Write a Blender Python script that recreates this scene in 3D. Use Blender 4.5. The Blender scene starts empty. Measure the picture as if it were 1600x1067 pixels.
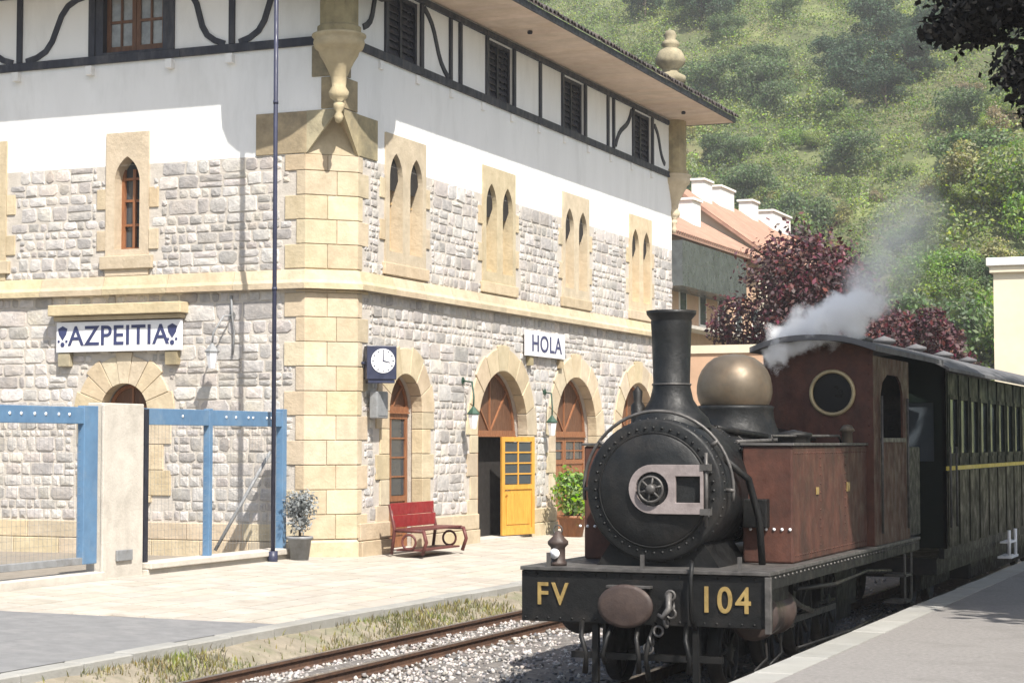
import bpy, bmesh, math, random
import numpy as np
from mathutils import Vector, Matrix, noise
from mathutils.geometry import tessellate_polygon

R = math.radians
rnd = random.Random(7)
scene = bpy.context.scene
COL = scene.collection

# ------------------------------------------------------------------ camera, sky, sun, exposure
cam_data = bpy.data.cameras.new("camera")
cam_data.sensor_width = 36.0
cam_data.lens = 67.5
cam_data.clip_end = 3000
cam = bpy.data.objects.new("camera", cam_data)
COL.objects.link(cam)
cam.location = (0, 0, 2.36)
cam.rotation_euler = (R(90 + 2.996), 0, R(22.6))
scene.camera = cam

SUN_EL, SUN_AZ = R(51), R(-43)          # direction TO the sun: (+X, -Y), measured from +X
world = bpy.data.worlds.new("World")
scene.world = world
world.use_nodes = True
wn = world.node_tree.nodes
sky = wn.new("ShaderNodeTexSky")
sky.sky_type = 'NISHITA'
sky.sun_disc = False
sky.sun_elevation = SUN_EL
sky.sun_rotation = R(90) - SUN_AZ
sky.air_density = 1.2
sky.dust_density = 2.5
wn["Background"].inputs["Strength"].default_value = 0.10
world.node_tree.links.new(sky.outputs[0], wn["Background"].inputs[0])
sun_data = bpy.data.lights.new("sun", 'SUN')
sun_data.energy = 5.0
sun_data.angle = R(0.5)
sun_data.color = (1.0, 0.95, 0.87)
sun = bpy.data.objects.new("sun", sun_data)
COL.objects.link(sun)
sun.location = (30, -30, 40)
to_sun = Vector((math.cos(SUN_EL) * math.cos(SUN_AZ), math.cos(SUN_EL) * math.sin(SUN_AZ), math.sin(SUN_EL)))
sun.rotation_euler = to_sun.to_track_quat('Z', 'Y').to_euler()
vs = scene.view_settings
vs.view_transform = 'Standard'
vs.look = 'None'
vs.exposure = 0.86
vs.gamma = 1.0
scene.cycles.max_bounces = 10
scene.cycles.diffuse_bounces = 4
scene.cycles.transparent_max_bounces = 12
scene.cycles.volume_bounces = 10

# ------------------------------------------------------------------ materials
MATS = {}

def nodes_of(m):
    return m.node_tree.nodes, m.node_tree.links

def mat(name, col, col2=None, rough=0.8, scale=4.0, metal=0.0, bump=0.0, bscale=None, var=0.0, col3=None, detail=6.0,
        trans=0.0, spec=0.4, stain=None, sscale=0.6, sfac=0.6, stretch=None):
    """Two-tone noise colour, optional per-piece variation (object and island random), stain layer and bump."""
    m = bpy.data.materials.new(name)
    m.use_nodes = True
    n, l = nodes_of(m)
    b = n["Principled BSDF"]
    b.inputs["Roughness"].default_value = rough
    b.inputs["Metallic"].default_value = metal
    b.inputs["Specular IOR Level"].default_value = spec
    geo = n.new("ShaderNodeNewGeometry")
    pos = geo.outputs["Position"]
    if stretch:
        mp = n.new("ShaderNodeMapping")
        mp.inputs["Scale"].default_value = stretch
        l.new(pos, mp.inputs["Vector"])
        pos = mp.outputs["Vector"]
    nt = n.new("ShaderNodeTexNoise")
    nt.inputs["Scale"].default_value = scale
    nt.inputs["Detail"].default_value = detail
    nt.inputs["Roughness"].default_value = 0.65
    l.new(pos, nt.inputs["Vector"])
    ramp = n.new("ShaderNodeValToRGB")
    c2 = col2 or tuple(c * 0.75 for c in col)
    e = ramp.color_ramp.elements
    e[0].position, e[0].color = 0.32, (*c2, 1)
    e[1].position, e[1].color = 0.68, (*col, 1)
    if col3:
        x = e.new(0.5); x.color = (*col3, 1)
    l.new(nt.outputs["Fac"], ramp.inputs["Fac"])
    out = ramp.outputs["Color"]
    if stain:
        s = n.new("ShaderNodeTexNoise"); s.inputs["Scale"].default_value = sscale; s.inputs["Detail"].default_value = 8
        s.inputs["Roughness"].default_value = 0.7
        l.new(pos, s.inputs["Vector"])
        sr = n.new("ShaderNodeValToRGB"); sr.color_ramp.elements[0].position = 0.5; sr.color_ramp.elements[1].position = 0.68
        l.new(s.outputs["Fac"], sr.inputs["Fac"])
        mul = n.new("ShaderNodeMath"); mul.operation = 'MULTIPLY'; mul.inputs[1].default_value = sfac
        l.new(sr.outputs["Color"], mul.inputs[0])
        mx = n.new("ShaderNodeMixRGB"); mx.inputs["Color2"].default_value = (*stain, 1)
        l.new(mul.outputs[0], mx.inputs["Fac"]); l.new(out, mx.inputs["Color1"])
        out = mx.outputs["Color"]
    if var:
        oi = n.new("ShaderNodeObjectInfo")
        add = n.new("ShaderNodeMath"); add.operation = 'ADD'
        l.new(oi.outputs["Random"], add.inputs[0]); l.new(geo.outputs["Random Per Island"], add.inputs[1])
        wnz = n.new("ShaderNodeTexWhiteNoise"); wnz.noise_dimensions = '1D'
        l.new(add.outputs[0], wnz.inputs["W"])
        hsv = n.new("ShaderNodeHueSaturation")
        mr = n.new("ShaderNodeMapRange"); mr.inputs["To Min"].default_value = 1 - var; mr.inputs["To Max"].default_value = 1 + var
        l.new(wnz.outputs["Value"], mr.inputs["Value"]); l.new(mr.outputs["Result"], hsv.inputs["Value"])
        sep = n.new("ShaderNodeSeparateColor"); l.new(wnz.outputs["Color"], sep.inputs["Color"])
        mh = n.new("ShaderNodeMapRange"); mh.inputs["To Min"].default_value = 0.5 - var * 0.09; mh.inputs["To Max"].default_value = 0.5 + var * 0.09
        l.new(sep.outputs["Green"], mh.inputs["Value"]); l.new(mh.outputs["Result"], hsv.inputs["Hue"])
        ms = n.new("ShaderNodeMapRange"); ms.inputs["To Min"].default_value = 1 - var * 1.3; ms.inputs["To Max"].default_value = 1 + var
        l.new(sep.outputs["Blue"], ms.inputs["Value"]); l.new(ms.outputs["Result"], hsv.inputs["Saturation"])
        l.new(out, hsv.inputs["Color"])
        out = hsv.outputs["Color"]
    l.new(out, b.inputs["Base Color"])
    rn = n.new("ShaderNodeTexNoise"); rn.inputs["Scale"].default_value = scale * 1.7; rn.inputs["Detail"].default_value = 5
    l.new(pos, rn.inputs["Vector"])
    rm_ = n.new("ShaderNodeMapRange"); rm_.inputs["From Min"].default_value = .3; rm_.inputs["From Max"].default_value = .7
    rm_.inputs["To Min"].default_value = max(.03, rough - .14); rm_.inputs["To Max"].default_value = min(1, rough + .2)
    l.new(rn.outputs["Fac"], rm_.inputs["Value"]); l.new(rm_.outputs["Result"], b.inputs["Roughness"])
    if bump:
        bn = n.new("ShaderNodeTexNoise"); bn.inputs["Scale"].default_value = bscale or scale * 3
        bn.inputs["Detail"].default_value = 8; bn.inputs["Roughness"].default_value = 0.7
        l.new(pos, bn.inputs["Vector"])
        bp = n.new("ShaderNodeBump"); bp.inputs["Strength"].default_value = min(1.0, bump); bp.inputs["Distance"].default_value = 0.03
        l.new(bn.outputs["Fac"], bp.inputs["Height"])
        l.new(bp.outputs["Normal"], b.inputs["Normal"])
    if trans:
        tr = n.new("ShaderNodeBsdfTranslucent"); l.new(out, tr.inputs["Color"])
        ms2 = n.new("ShaderNodeMixShader"); ms2.inputs["Fac"].default_value = trans
        l.new(b.outputs[0], ms2.inputs[1]); l.new(tr.outputs[0], ms2.inputs[2])
        l.new(ms2.outputs[0], n["Material Output"].inputs["Surface"])
    MATS[name] = m
    return m

def glass_mat(name, tint=(0.05, 0.06, 0.07), rough=0.05):
    m = mat(name, tint, tuple(c * 0.8 for c in tint), rough=rough, scale=1.5, spec=0.7)
    return m

M = {}
M['plaster'] = mat("white_plaster", (.80, .80, .79), (.74, .74, .73), .9, 1.2, bump=.15, bscale=18, stain=(.55, .55, .53), sscale=1.1, sfac=.4, stretch=(1, 1, .28))
M['mortar'] = mat("lime_mortar", (.53, .485, .43), (.42, .385, .34), .95, 6, bump=.5, bscale=30)
M['rubble'] = mat("grey_rubble_stone", (.50, .47, .445), (.33, .315, .305), .9, 7.5, bump=.8, bscale=16, var=.27, stain=(.56, .49, .39), sscale=.9, sfac=.45)
M['sand'] = mat("yellow_sandstone", (.54, .45, .315), (.41, .335, .225), .88, 3.5, bump=.5, bscale=14, var=.10, stain=(.37, .31, .22), sscale=1.3, sfac=.6)
M['sand_dark'] = mat("weathered_shaded_sandstone", (.40, .335, .215), (.24, .20, .13), .92, 3, bump=.5, bscale=14, var=.12, stain=(.12, .11, .08), sscale=1.1, sfac=.6)  # weathered stone, also darkened to carry shade on the upper quoins
M['timber'] = mat("navy_painted_timber", (.030, .034, .050), (.018, .02, .03), .6, 5, bump=.3, bscale=25, stretch=(1, 1, .3), stain=(.085, .085, .09), sscale=4, sfac=.7)
M['shutter'] = mat("dark_shutter_paint", (.020, .022, .034), (.012, .013, .02), .5, 6)
M['wood_brown'] = mat("brown_varnished_wood", (.29, .125, .055), (.17, .068, .032), .45, 6, stretch=(3, 3, .6), bump=.2)
M['wood_dark'] = mat("dark_brown_wood", (.15, .07, .036), (.085, .04, .022), .5, 6, stretch=(3, 3, .6), bump=.2)
M['wood_yellow'] = mat("ochre_varnished_wood", (.62, .33, .06), (.47, .225, .035), .4, 6, stretch=(3, 3, .5), bump=.15)
M['wood_tan'] = mat("tan_window_board", (.50, .36, .19), (.40, .27, .13), .7, 5, stretch=(3, 3, .5))
M['soffit'] = mat("pale_soffit_board", (.66, .54, .44), (.55, .44, .345), .8, 3, var=.05, bump=.15, stain=(.45, .36, .27), sscale=.8, sfac=.5)
M['tile'] = mat("dark_roof_tile", (.075, .062, .058), (.035, .03, .03), .85, 6, var=.3, bump=.4)
M['roof_red'] = mat("terracotta_roof", (.40, .235, .17), (.25, .145, .105), .9, 1.6, bump=.5, bscale=6, stain=(.20, .13, .09), sscale=.4, sfac=.7)
M['balcony'] = mat("dark_balcony_glazing", (.10, .11, .11), (.05, .055, .055), .3, 2)
M['glass'] = glass_mat("dark_window_glass")
M['cab_glass'] = mat("black_cab_glass", (.008, .008, .008), rough=.35, spec=.25)
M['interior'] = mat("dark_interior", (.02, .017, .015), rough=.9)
M['blue'] = mat("blue_fence_paint", (.105, .205, .335), (.08, .155, .26), .5, 3, stain=(.16, .23, .31), sscale=2.5, sfac=.6, bump=.1)
M['pole'] = mat("navy_pole_paint", (.036, .040, .075), (.025, .028, .055), .45, 4)
M['concrete'] = mat("pale_concrete", (.55, .51, .45), (.43, .40, .35), .9, 2.5, bump=.35, bscale=25, stain=(.30, .27, .23), sscale=1.1, sfac=.55)
M['concrete2'] = mat("platform_concrete", (.25, .236, .222), (.165, .155, .147), .93, 22, bump=.5, bscale=45, stain=(.15, .14, .13), sscale=.9, sfac=.75)
M['coping'] = mat("coping_concrete", (.31, .305, .285), (.24, .235, .215), .92, 2, bump=.4, bscale=30, var=.08, stain=(.26, .25, .22), sscale=1.4, sfac=.5)
M['paver'] = mat("cream_paving", (.42, .385, .335), (.33, .30, .255), .92, 3, bump=.35, bscale=25, var=.09, stain=(.38, .33, .27), sscale=.7, sfac=.5)
M['joint'] = mat("paving_joint", (.24, .21, .175), (.18, .16, .13), .95, 5)
M['grey_sheet'] = mat("grey_sheet_surface", (.215, .215, .215), (.165, .165, .167), .95, 4, bump=.6, bscale=60, stain=(.24, .235, .23), sscale=1, sfac=.5)
M['soil'] = mat("stony_soil", (.30, .26, .20), (.17, .15, .11), .97, 3, bump=.8, bscale=18, stain=(.12, .14, .06), sscale=1.3, sfac=.7)
M['ground'] = mat("dry_ground", (.22, .20, .14), (.12, .12, .07), .97, .6, bump=.5, bscale=6)
M['bed'] = mat("ballast_bed", (.22, .20, .18), (.10, .09, .085), .95, 9, bump=1, bscale=25)
M['ballast'] = mat("ballast_stone", (.40, .37, .345), (.26, .24, .225), .9, 10, var=.45, bump=.3)
M['ballast_oily'] = mat("oily_ballast_stone", (.13, .13, .135), (.07, .07, .075), .7, 10, var=.4, bump=.3)
M['rail'] = mat("rusty_rail", (.12, .065, .04), (.06, .035, .025), .75, 8, metal=.2, bump=.2)
M['rail_top'] = mat("polished_rail_head", (.30, .27, .25), (.22, .19, .17), .35, 6, metal=.8)
M['sleeper'] = mat("creosoted_sleeper", (.10, .075, .055), (.05, .04, .03), .9, 6, bump=.5, stretch=(1, 4, 4))
M['black'] = mat("sooty_black_iron", (.0075, .0078, .008), (.0035, .0037, .0037), .5, 5, bump=.3, bscale=14, stain=(.026, .022, .019), sscale=2.2, sfac=.6, spec=.28)
M['smokebox'] = mat("grey_black_smokebox_paint", (.0115, .0125, .013), (.005, .0055, .006), .46, 5, bump=.3, bscale=12, stain=(.030, .026, .023), sscale=2.2, sfac=.6, spec=.3)
M['rust'] = mat("rust_red_tank_paint", (.098, .042, .030), (.048, .023, .018), .55, 4.5, bump=.3, bscale=8, stain=(.036, .024, .019), sscale=2.4, sfac=.7, stretch=(1, 1, .75), spec=.2)
M['worn'] = mat("worn_pink_grey_plate", (.29, .25, .242), (.18, .152, .147), .55, 6, bump=.2, metal=.1)
M['buffer'] = mat("worn_buffer_paint", (.062, .042, .034), (.032, .022, .02), .5, 6, bump=.2)
M['steel'] = mat("worn_steel", (.125, .118, .112), (.055, .052, .05), .5, 8, metal=.4, bump=.15)
M['brass'] = mat("tarnished_brass_dome", (.150, .121, .088), (.10, .079, .056), .42, 3.2, metal=.4, bump=.06, bscale=5, stain=(.20, .13, .075), sscale=1.5, sfac=.5)
M['ring'] = mat("worn_brass_ring", (.42, .34, .20), (.28, .22, .125), .4, 8, metal=.3)
M['gold'] = mat("gold_number_paint", (.36, .255, .095), (.20, .14, .05), .45, 9, metal=.2)
M['grey_roof'] = mat("sooty_grey_roof", (.14, .14, .148), (.08, .08, .085), .75, 2.2, bump=.3, bscale=7, stain=(.06, .06, .062), sscale=1.2, sfac=.7)
M['coach_green'] = mat("dark_green_coach_paint", (.0045, .0095, .007), (.003, .006, .0045), .5, 3, bump=.06, spec=.10)
M['coach_olive'] = mat("olive_coach_panel", (.017, .017, .0095), (.010, .010, .0065), .45, 3, bump=.08, stain=(.022, .017, .014), sscale=1.3, sfac=.5, spec=.10)
M['yellow'] = mat("yellow_coach_line", (.60, .47, .07), (.45, .34, .05), .5, 6)
M['red_bench'] = mat("red_bench_paint", (.27, .016, .019), (.19, .012, .014), .45, 5)
M['brown_bench'] = mat("dark_red_bench_frame", (.13, .035, .03), (.075, .022, .02), .5, 7)
M['sign_white'] = mat("white_enamel", (.78, .78, .80), (.70, .70, .72), .35, 3)
M['sign_blue'] = mat("blue_sign_letters", (.045, .055, .14), (.035, .04, .10), .4, 5)
M['clock_blue'] = mat("dark_blue_clock_case", (.032, .038, .075), (.022, .026, .05), .4, 5)
M['grey_metal'] = mat("grey_painted_metal", (.26, .27, .28), (.17, .175, .18), .5, 4, stain=(.10, .09, .08), sscale=3, sfac=.6)
M['green_metal'] = mat("green_lamp_paint", (.03, .075, .05), (.02, .05, .035), .45, 5)
M['cream'] = mat("cream_render", (.70, .63, .48), (.62, .55, .42), .9, 1.5, bump=.1, stain=(.50, .44, .34), sscale=.4, sfac=.4)
M['peach'] = mat("peach_render", (.56, .37, .25), (.46, .30, .20), .9, 1.5, bump=.1, stain=(.40, .28, .20), sscale=.5, sfac=.5)
M['chimney_white'] = mat("whitewash", (.80, .78, .74), (.68, .66, .62), .9, 2)
M['bark'] = mat("bark", (.10, .075, .055), (.05, .038, .03), .95, 6, bump=.8, stretch=(2, 2, .5))
def leaf(name, a, b, c3=None, var=.3, t=.3, sc=.6):
    return mat(name, a, b, .6, sc, var=var, trans=t, col3=c3, detail=4, spec=.3)
M['leaf_hill'] = leaf("scrub_leaf", (.31, .38, .11), (.13, .20, .06), (.215, .285, .085), var=.45, t=.42, sc=.12)
M['leaf_dark'] = leaf("dark_green_leaf", (.085, .14, .075), (.05, .09, .055), var=.35, t=.4)
M['leaf_blue'] = leaf("blue_green_leaf", (.175, .245, .10), (.095, .15, .07), var=.38, t=.42)
M['leaf_olive'] = leaf("olive_yellow_leaf", (.36, .35, .13), (.23, .23, .09), var=.35, t=.42)
M['leaf_tan'] = leaf("dry_tan_scrub", (.38, .32, .19), (.25, .20, .12), var=.35, t=.4)
M['leaf_bright'] = leaf("bright_green_leaf", (.25, .38, .075), (.14, .25, .05), var=.35, t=.42)
M['leaf_plum'] = leaf("plum_red_leaf", (.125, .045, .048), (.052, .020, .024), var=.45, t=.2, sc=1.2)
M['leaf_black'] = leaf("near_black_leaf", (.008, .007, .006), (.004, .0035, .003), var=.3, t=.04, sc=1.5)  # leaf very dark in itself
M['leaf_silver'] = leaf("silvery_leaf", (.34, .36, .36), (.22, .24, .25), var=.25)
M['leaf_weed'] = leaf("weed_leaf", (.20, .24, .07), (.12, .14, .05), (.24, .21, .10), var=.4, sc=1.5)
M['hill'] = mat("hillside_earth", (.22, .255, .09), (.11, .145, .052), .97, .09, bump=.8, bscale=2, col3=(.075, .085, .037), stain=(.20, .16, .09), sscale=.05, sfac=.7)

# ------------------------------------------------------------------ mesh helpers
ORG = {}                                   # object name -> world origin

def vorg(o):
    return ORG.get(o.name, Vector((0, 0, 0))) if o is not None else Vector((0, 0, 0))

def tag(o, label=None, cat=None, group=None, kind=None):
    if label: o["label"] = label
    if cat: o["category"] = cat
    if group: o["group"] = group
    if kind: o["kind"] = kind
    return o

def empty(name, loc, label=None, cat=None, group=None):
    o = bpy.data.objects.new(name, None)
    o.empty_display_size = 0.2
    COL.objects.link(o)
    o.location = loc
    ORG[o.name] = Vector(loc)
    return tag(o, label, cat, group)

class MB:
    def __init__(self):
        self.v = []
        self.f = []
        self.smooth = []

    def add(self, vs, fs, smooth=False):
        b = len(self.v)
        self.v += [tuple(p) for p in vs]
        self.f += [tuple(i + b for i in q) for q in fs]
        self.smooth += [smooth] * len(fs)
        return self

    def box(self, a, b):
        x0, x1 = sorted((a[0], b[0])); y0, y1 = sorted((a[1], b[1])); z0, z1 = sorted((a[2], b[2]))
        return self.add([(x0, y0, z0), (x1, y0, z0), (x1, y1, z0), (x0, y1, z0), (x0, y0, z1), (x1, y0, z1), (x1, y1, z1), (x0, y1, z1)],
                        [(0, 3, 2, 1), (4, 5, 6, 7), (0, 1, 5, 4), (1, 2, 6, 5), (2, 3, 7, 6), (3, 0, 4, 7)])

    def tube(self, pts, r, n=8, cap=True, smooth=True):
        pts = [Vector(p) for p in pts]
        rs = r if isinstance(r, (list, tuple)) else [r] * len(pts)
        vs, fs = [], []
        prev = None
        for i, p in enumerate(pts):
            d = (pts[min(i + 1, len(pts) - 1)] - pts[max(i - 1, 0)]).normalized()
            if prev is None:
                a = d.orthogonal().normalized()
            else:
                a = (prev - d * prev.dot(d))
                a = a.normalized() if a.length > 1e-6 else d.orthogonal().normalized()
            prev = a
            c = d.cross(a)
            for k in range(n):
                t = 2 * math.pi * k / n
                vs.append(p + (a * math.cos(t) + c * math.sin(t)) * rs[i])
        for i in range(len(pts) - 1):
            for k in range(n):
                k2 = (k + 1) % n
                fs.append((i * n + k, i * n + k2, (i + 1) * n + k2, (i + 1) * n + k))
        self.add(vs, fs, smooth)
        if cap:
            b = len(self.v) - len(vs)
            self.f.append(tuple(b + k for k in range(n))[::-1]); self.smooth.append(False)
            self.f.append(tuple(b + (len(pts) - 1) * n + k for k in range(n))); self.smooth.append(False)
        return self

    def lathe(self, c, axis, prof, n=32, smooth=True):
        """prof: (radius, height along axis) from c."""
        c = Vector(c); ax = Vector(axis).normalized()
        a = ax.orthogonal().normalized(); b = ax.cross(a)
        vs, fs = [], []
        for r, h in prof:
            for k in range(n):
                t = 2 * math.pi * k / n
                vs.append(c + ax * h + (a * math.cos(t) + b * math.sin(t)) * max(r, 1e-4))
        for i in range(len(prof) - 1):
            for k in range(n):
                k2 = (k + 1) % n
                fs.append((i * n + k, i * n + k2, (i + 1) * n + k2, (i + 1) * n + k))
        self.add(vs, fs, smooth)
        return self

    def torus(self, c, axis, r, t, n=28, m=8):
        c = Vector(c); ax = Vector(axis).normalized(); a = ax.orthogonal().normalized(); b = ax.cross(a)
        vs, fs = [], []
        for i in range(n):
            th = 2 * math.pi * i / n
            d = a * math.cos(th) + b * math.sin(th)
            for j in range(m):
                ph = 2 * math.pi * j / m
                vs.append(c + d * (r + t * math.cos(ph)) + ax * t * math.sin(ph))
        for i in range(n):
            for j in range(m):
                fs.append((i * m + j, ((i + 1) % n) * m + j, ((i + 1) % n) * m + (j + 1) % m, i * m + (j + 1) % m))
        return self.add(vs, fs, True)

    def prism(self, poly, fr, o0, o1, holes=()):
        """Extrude a 2D outline (s, z) with holes between the offsets o0 (back) and o1 (front) of the frame fr."""
        loops = [list(poly)] + [list(h) for h in holes]
        flat = [p for lp in loops for p in lp]
        if holes or len(poly) > 4:
            tris = tessellate_polygon([[Vector((p[0], p[1], 0)) for p in lp] for lp in loops])
        else:
            tris = [tuple(range(len(poly)))]
        n = len(flat)
        vs = [fr(p[0], p[1], o1) for p in flat] + [fr(p[0], p[1], o0) for p in flat]
        fs = [tuple(t) for t in tris] + [tuple(i + n for i in t)[::-1] for t in tris]
        b = 0
        for lp in loops:
            k = len(lp)
            for i in range(k):
                j = (i + 1) % k
                fs.append((b + i, b + j, n + b + j, n + b + i))
            b += k
        return self.add(vs, fs)

    def sheet(self, poly, fr, o, holes=(), depth=0.3, reveals=99):
        """A wall face with holes, each hole with a reveal going back by depth."""
        loops = [list(poly)] + [list(h) for h in holes]
        flat = [p for lp in loops for p in lp]
        tris = tessellate_polygon([[Vector((p[0], p[1], 0)) for p in lp] for lp in loops])
        n = len(flat)
        vs = [fr(p[0], p[1], o) for p in flat] + [fr(p[0], p[1], o - depth) for p in flat]
        fs = [tuple(t) for t in tris]
        b = len(loops[0])
        for lp in loops[1:1 + reveals]:
            k = len(lp)
            for i in range(k):
                j = (i + 1) % k
                fs.append((b + i, b + j, n + b + j, n + b + i))
            b += k
        return self.add(vs, fs)

    def ribbon(self, path, w, fr, o0, o1):
        """A bent beam in the plane of a facade: path of (s, z)."""
        left, right = [], []
        for i, p in enumerate(path):
            a = Vector(path[max(i - 1, 0)]); b = Vector(path[min(i + 1, len(path) - 1)])
            d = (b - a).normalized(); nrm = Vector((-d.y, d.x)) * (w / 2)
            left.append((p[0] + nrm.x, p[1] + nrm.y)); right.append((p[0] - nrm.x, p[1] - nrm.y))
        for i in range(len(path) - 1):
            vs = [fr(*q, o1) for q in (left[i], left[i + 1], right[i + 1], right[i])] + [fr(*q, o0) for q in (left[i], left[i + 1], right[i + 1], right[i])]
            fs = [(0, 1, 2, 3), (0, 4, 5, 1), (2, 6, 7, 3)]
            if i == 0: fs.append((0, 3, 7, 4))
            if i == len(path) - 2: fs.append((1, 5, 6, 2))
            self.add(vs, fs)
        return self

    def build(self, name, material, parent=None, origin=None, bevel=0.0, recalc=True):
        me = bpy.data.meshes.new(name)
        org = vorg(parent) if parent is not None else Vector(origin or (0, 0, 0))
        me.from_pydata([(p[0] - org.x, p[1] - org.y, p[2] - org.z) for p in self.v], [], self.f)
        me.polygons.foreach_set("use_smooth", self.smooth)
        if recalc:
            bm = bmesh.new(); bm.from_mesh(me)
            bmesh.ops.recalc_face_normals(bm, faces=bm.faces)
            bm.to_mesh(me); bm.free()
        me.materials.append(M[material] if isinstance(material, str) else material)
        o = bpy.data.objects.new(name, me)
        COL.objects.link(o)
        if parent is not None:
            o.parent = parent
        else:
            o.location = org
        ORG[o.name] = org
        if bevel:
            b = o.modifiers.new("edge", 'BEVEL'); b.width = bevel; b.segments = 2; b.limit_method = 'ANGLE'; b.angle_limit = R(40)
        return o

def np_mesh(name, verts, faces, material, parent=None, origin=(0, 0, 0)):
    """Large meshes from arrays; faces all of one size."""
    me = bpy.data.meshes.new(name)
    verts = np.asarray(verts, dtype=np.float32) - np.asarray(vorg(parent) if parent is not None else origin, dtype=np.float32)
    faces = np.asarray(faces, dtype=np.int32)
    k = faces.shape[1]
    me.vertices.add(len(verts)); me.vertices.foreach_set("co", verts.ravel())
    me.loops.add(faces.size); me.loops.foreach_set("vertex_index", faces.ravel())
    me.polygons.add(len(faces))
    me.polygons.foreach_set("loop_start", np.arange(0, faces.size, k, dtype=np.int32))
    me.update(calc_edges=True)
    me.materials.append(M[material])
    o = bpy.data.objects.new(name, me)
    COL.objects.link(o)
    if parent is not None: o.parent = parent
    else: o.location = origin
    ORG[o.name] = vorg(parent) if parent is not None else Vector(origin)
    return o

def copy_tree(o, parent=None, loc=None, rotz=None, scale=None):
    c = o.copy(); COL.objects.link(c); c.parent = parent
    if loc is not None: c.location = loc
    if rotz is not None: c.rotation_euler = (0, 0, rotz)
    if scale is not None: c.scale = scale
    for ch in list(o.children):
        copy_tree(ch, c)
    return c

def text_mb(body, size, fr, o0, o1, s0, z0, align='CENTER', spacing=1.0, xs=1.0):
    cu = bpy.data.curves.new("t", 'FONT')
    cu.body = body; cu.size = size; cu.align_x = align; cu.align_y = 'CENTER'; cu.extrude = 0.5; cu.space_character = spacing
    cu.offset = size * .012
    ob = bpy.data.objects.new("t", cu); COL.objects.link(ob)
    bpy.context.view_layer.update()
    me = bpy.data.meshes.new_from_object(ob.evaluated_get(bpy.context.evaluated_depsgraph_get()))
    mb = MB()
    mb.add([fr(s0 + v.co.x * xs, z0 + v.co.y, o0 + (v.co.z + .5) * (o1 - o0)) for v in me.vertices], [tuple(p.vertices) for p in me.polygons])
    bpy.data.objects.remove(ob); bpy.data.curves.remove(cu); bpy.data.meshes.remove(me)
    return mb

def rect(s0, z0, s1, z1):
    return [(s0, z0), (s1, z0), (s1, z1), (s0, z1)]

def arch(c, hw, z0, spring, n=14, pointed=0.0):
    """Outline of an arched opening, optionally pointed."""
    p = [(c - hw, z0), (c + hw, z0), (c + hw, spring)]
    for i in range(1, n):
        t = math.pi * i / n
        p.append((c + hw * math.cos(t), spring + hw * (1 + pointed * math.sin(t) ** 6) * math.sin(t)))
    p.append((c - hw, spring))
    return p

def circle(c, z, r, n=28):
    return [(c + r * math.cos(2 * math.pi * i / n), z + r * math.sin(2 * math.pi * i / n)) for i in range(n)]

CAMP = Vector((0, 0, 2.36))

# ------------------------------------------------------------------ ground, platforms, tracks
g = MB(); g.add([(-420, -60, -.34), (420, -60, -.34), (420, 700, -.34), (-420, 700, -.34)], [(0, 1, 2, 3)])
tag(g.build("ground", 'ground'), kind="structure")

XE, ZE = -11.45, .19                                # station platform edge
def zp(x): return ZE + (XE - x) * .041              # it rises gently towards the building
g = MB(); g.add([(XE, 4, ZE - .02), (XE, 75, ZE - .02), (-40, 75, .36), (-40, 4, .36)], [(0, 1, 2, 3)])
g.v = [(XE, 4, zp(XE) - .02), (XE, 75, zp(XE) - .02), (-15.7, 75, zp(-15.7) - .02), (-15.7, 4, zp(-15.7) - .02), (-45, 75, zp(-15.7) - .02), (-45, 4, zp(-15.7) - .02)]
g.f = [(0, 1, 2, 3), (3, 2, 4, 5)]; g.smooth = [False] * 2
platform = tag(g.build("station_platform", 'joint'), kind="structure")

def slab(x0, x1, y0, y1, th=.022, j=.011):
    x0 += j; x1 -= j; y0 += j; y1 -= j
    e = .006
    dz = rnd.uniform(-.002, .003)
    top = [(x0 + e, y0 + e), (x1 - e, y0 + e), (x1 - e, y1 - e), (x0 + e, y1 - e)]
    bot = [(x0, y0), (x1, y0), (x1, y1), (x0, y1)]
    vs = [(x, y, zp(x) - .02) for x, y in bot] + [(x, y, zp(x) - .022 + th + dz) for x, y in top]
    return vs, [(4, 5, 6, 7), (0, 1, 5, 4), (1, 2, 6, 5), (2, 3, 7, 6), (3, 0, 4, 7)]

def pieces(name, items, material, parent, limit=300, stuff_name=None, bevel=0):
    """items: (score, verts, faces). The largest become parts of their own, the rest one joined part."""
    items = sorted(items, key=lambda t: -t[0])
    for sc, vs, fs in items[:limit]:
        MB().add(vs, fs).build(name, material, parent, recalc=False)
    rest = MB()
    for sc, vs, fs in items[limit:]:
        rest.add(vs, fs)
    if rest.v:
        tag(rest.build(stuff_name or name, material, parent, recalc=False), kind="stuff")

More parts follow.
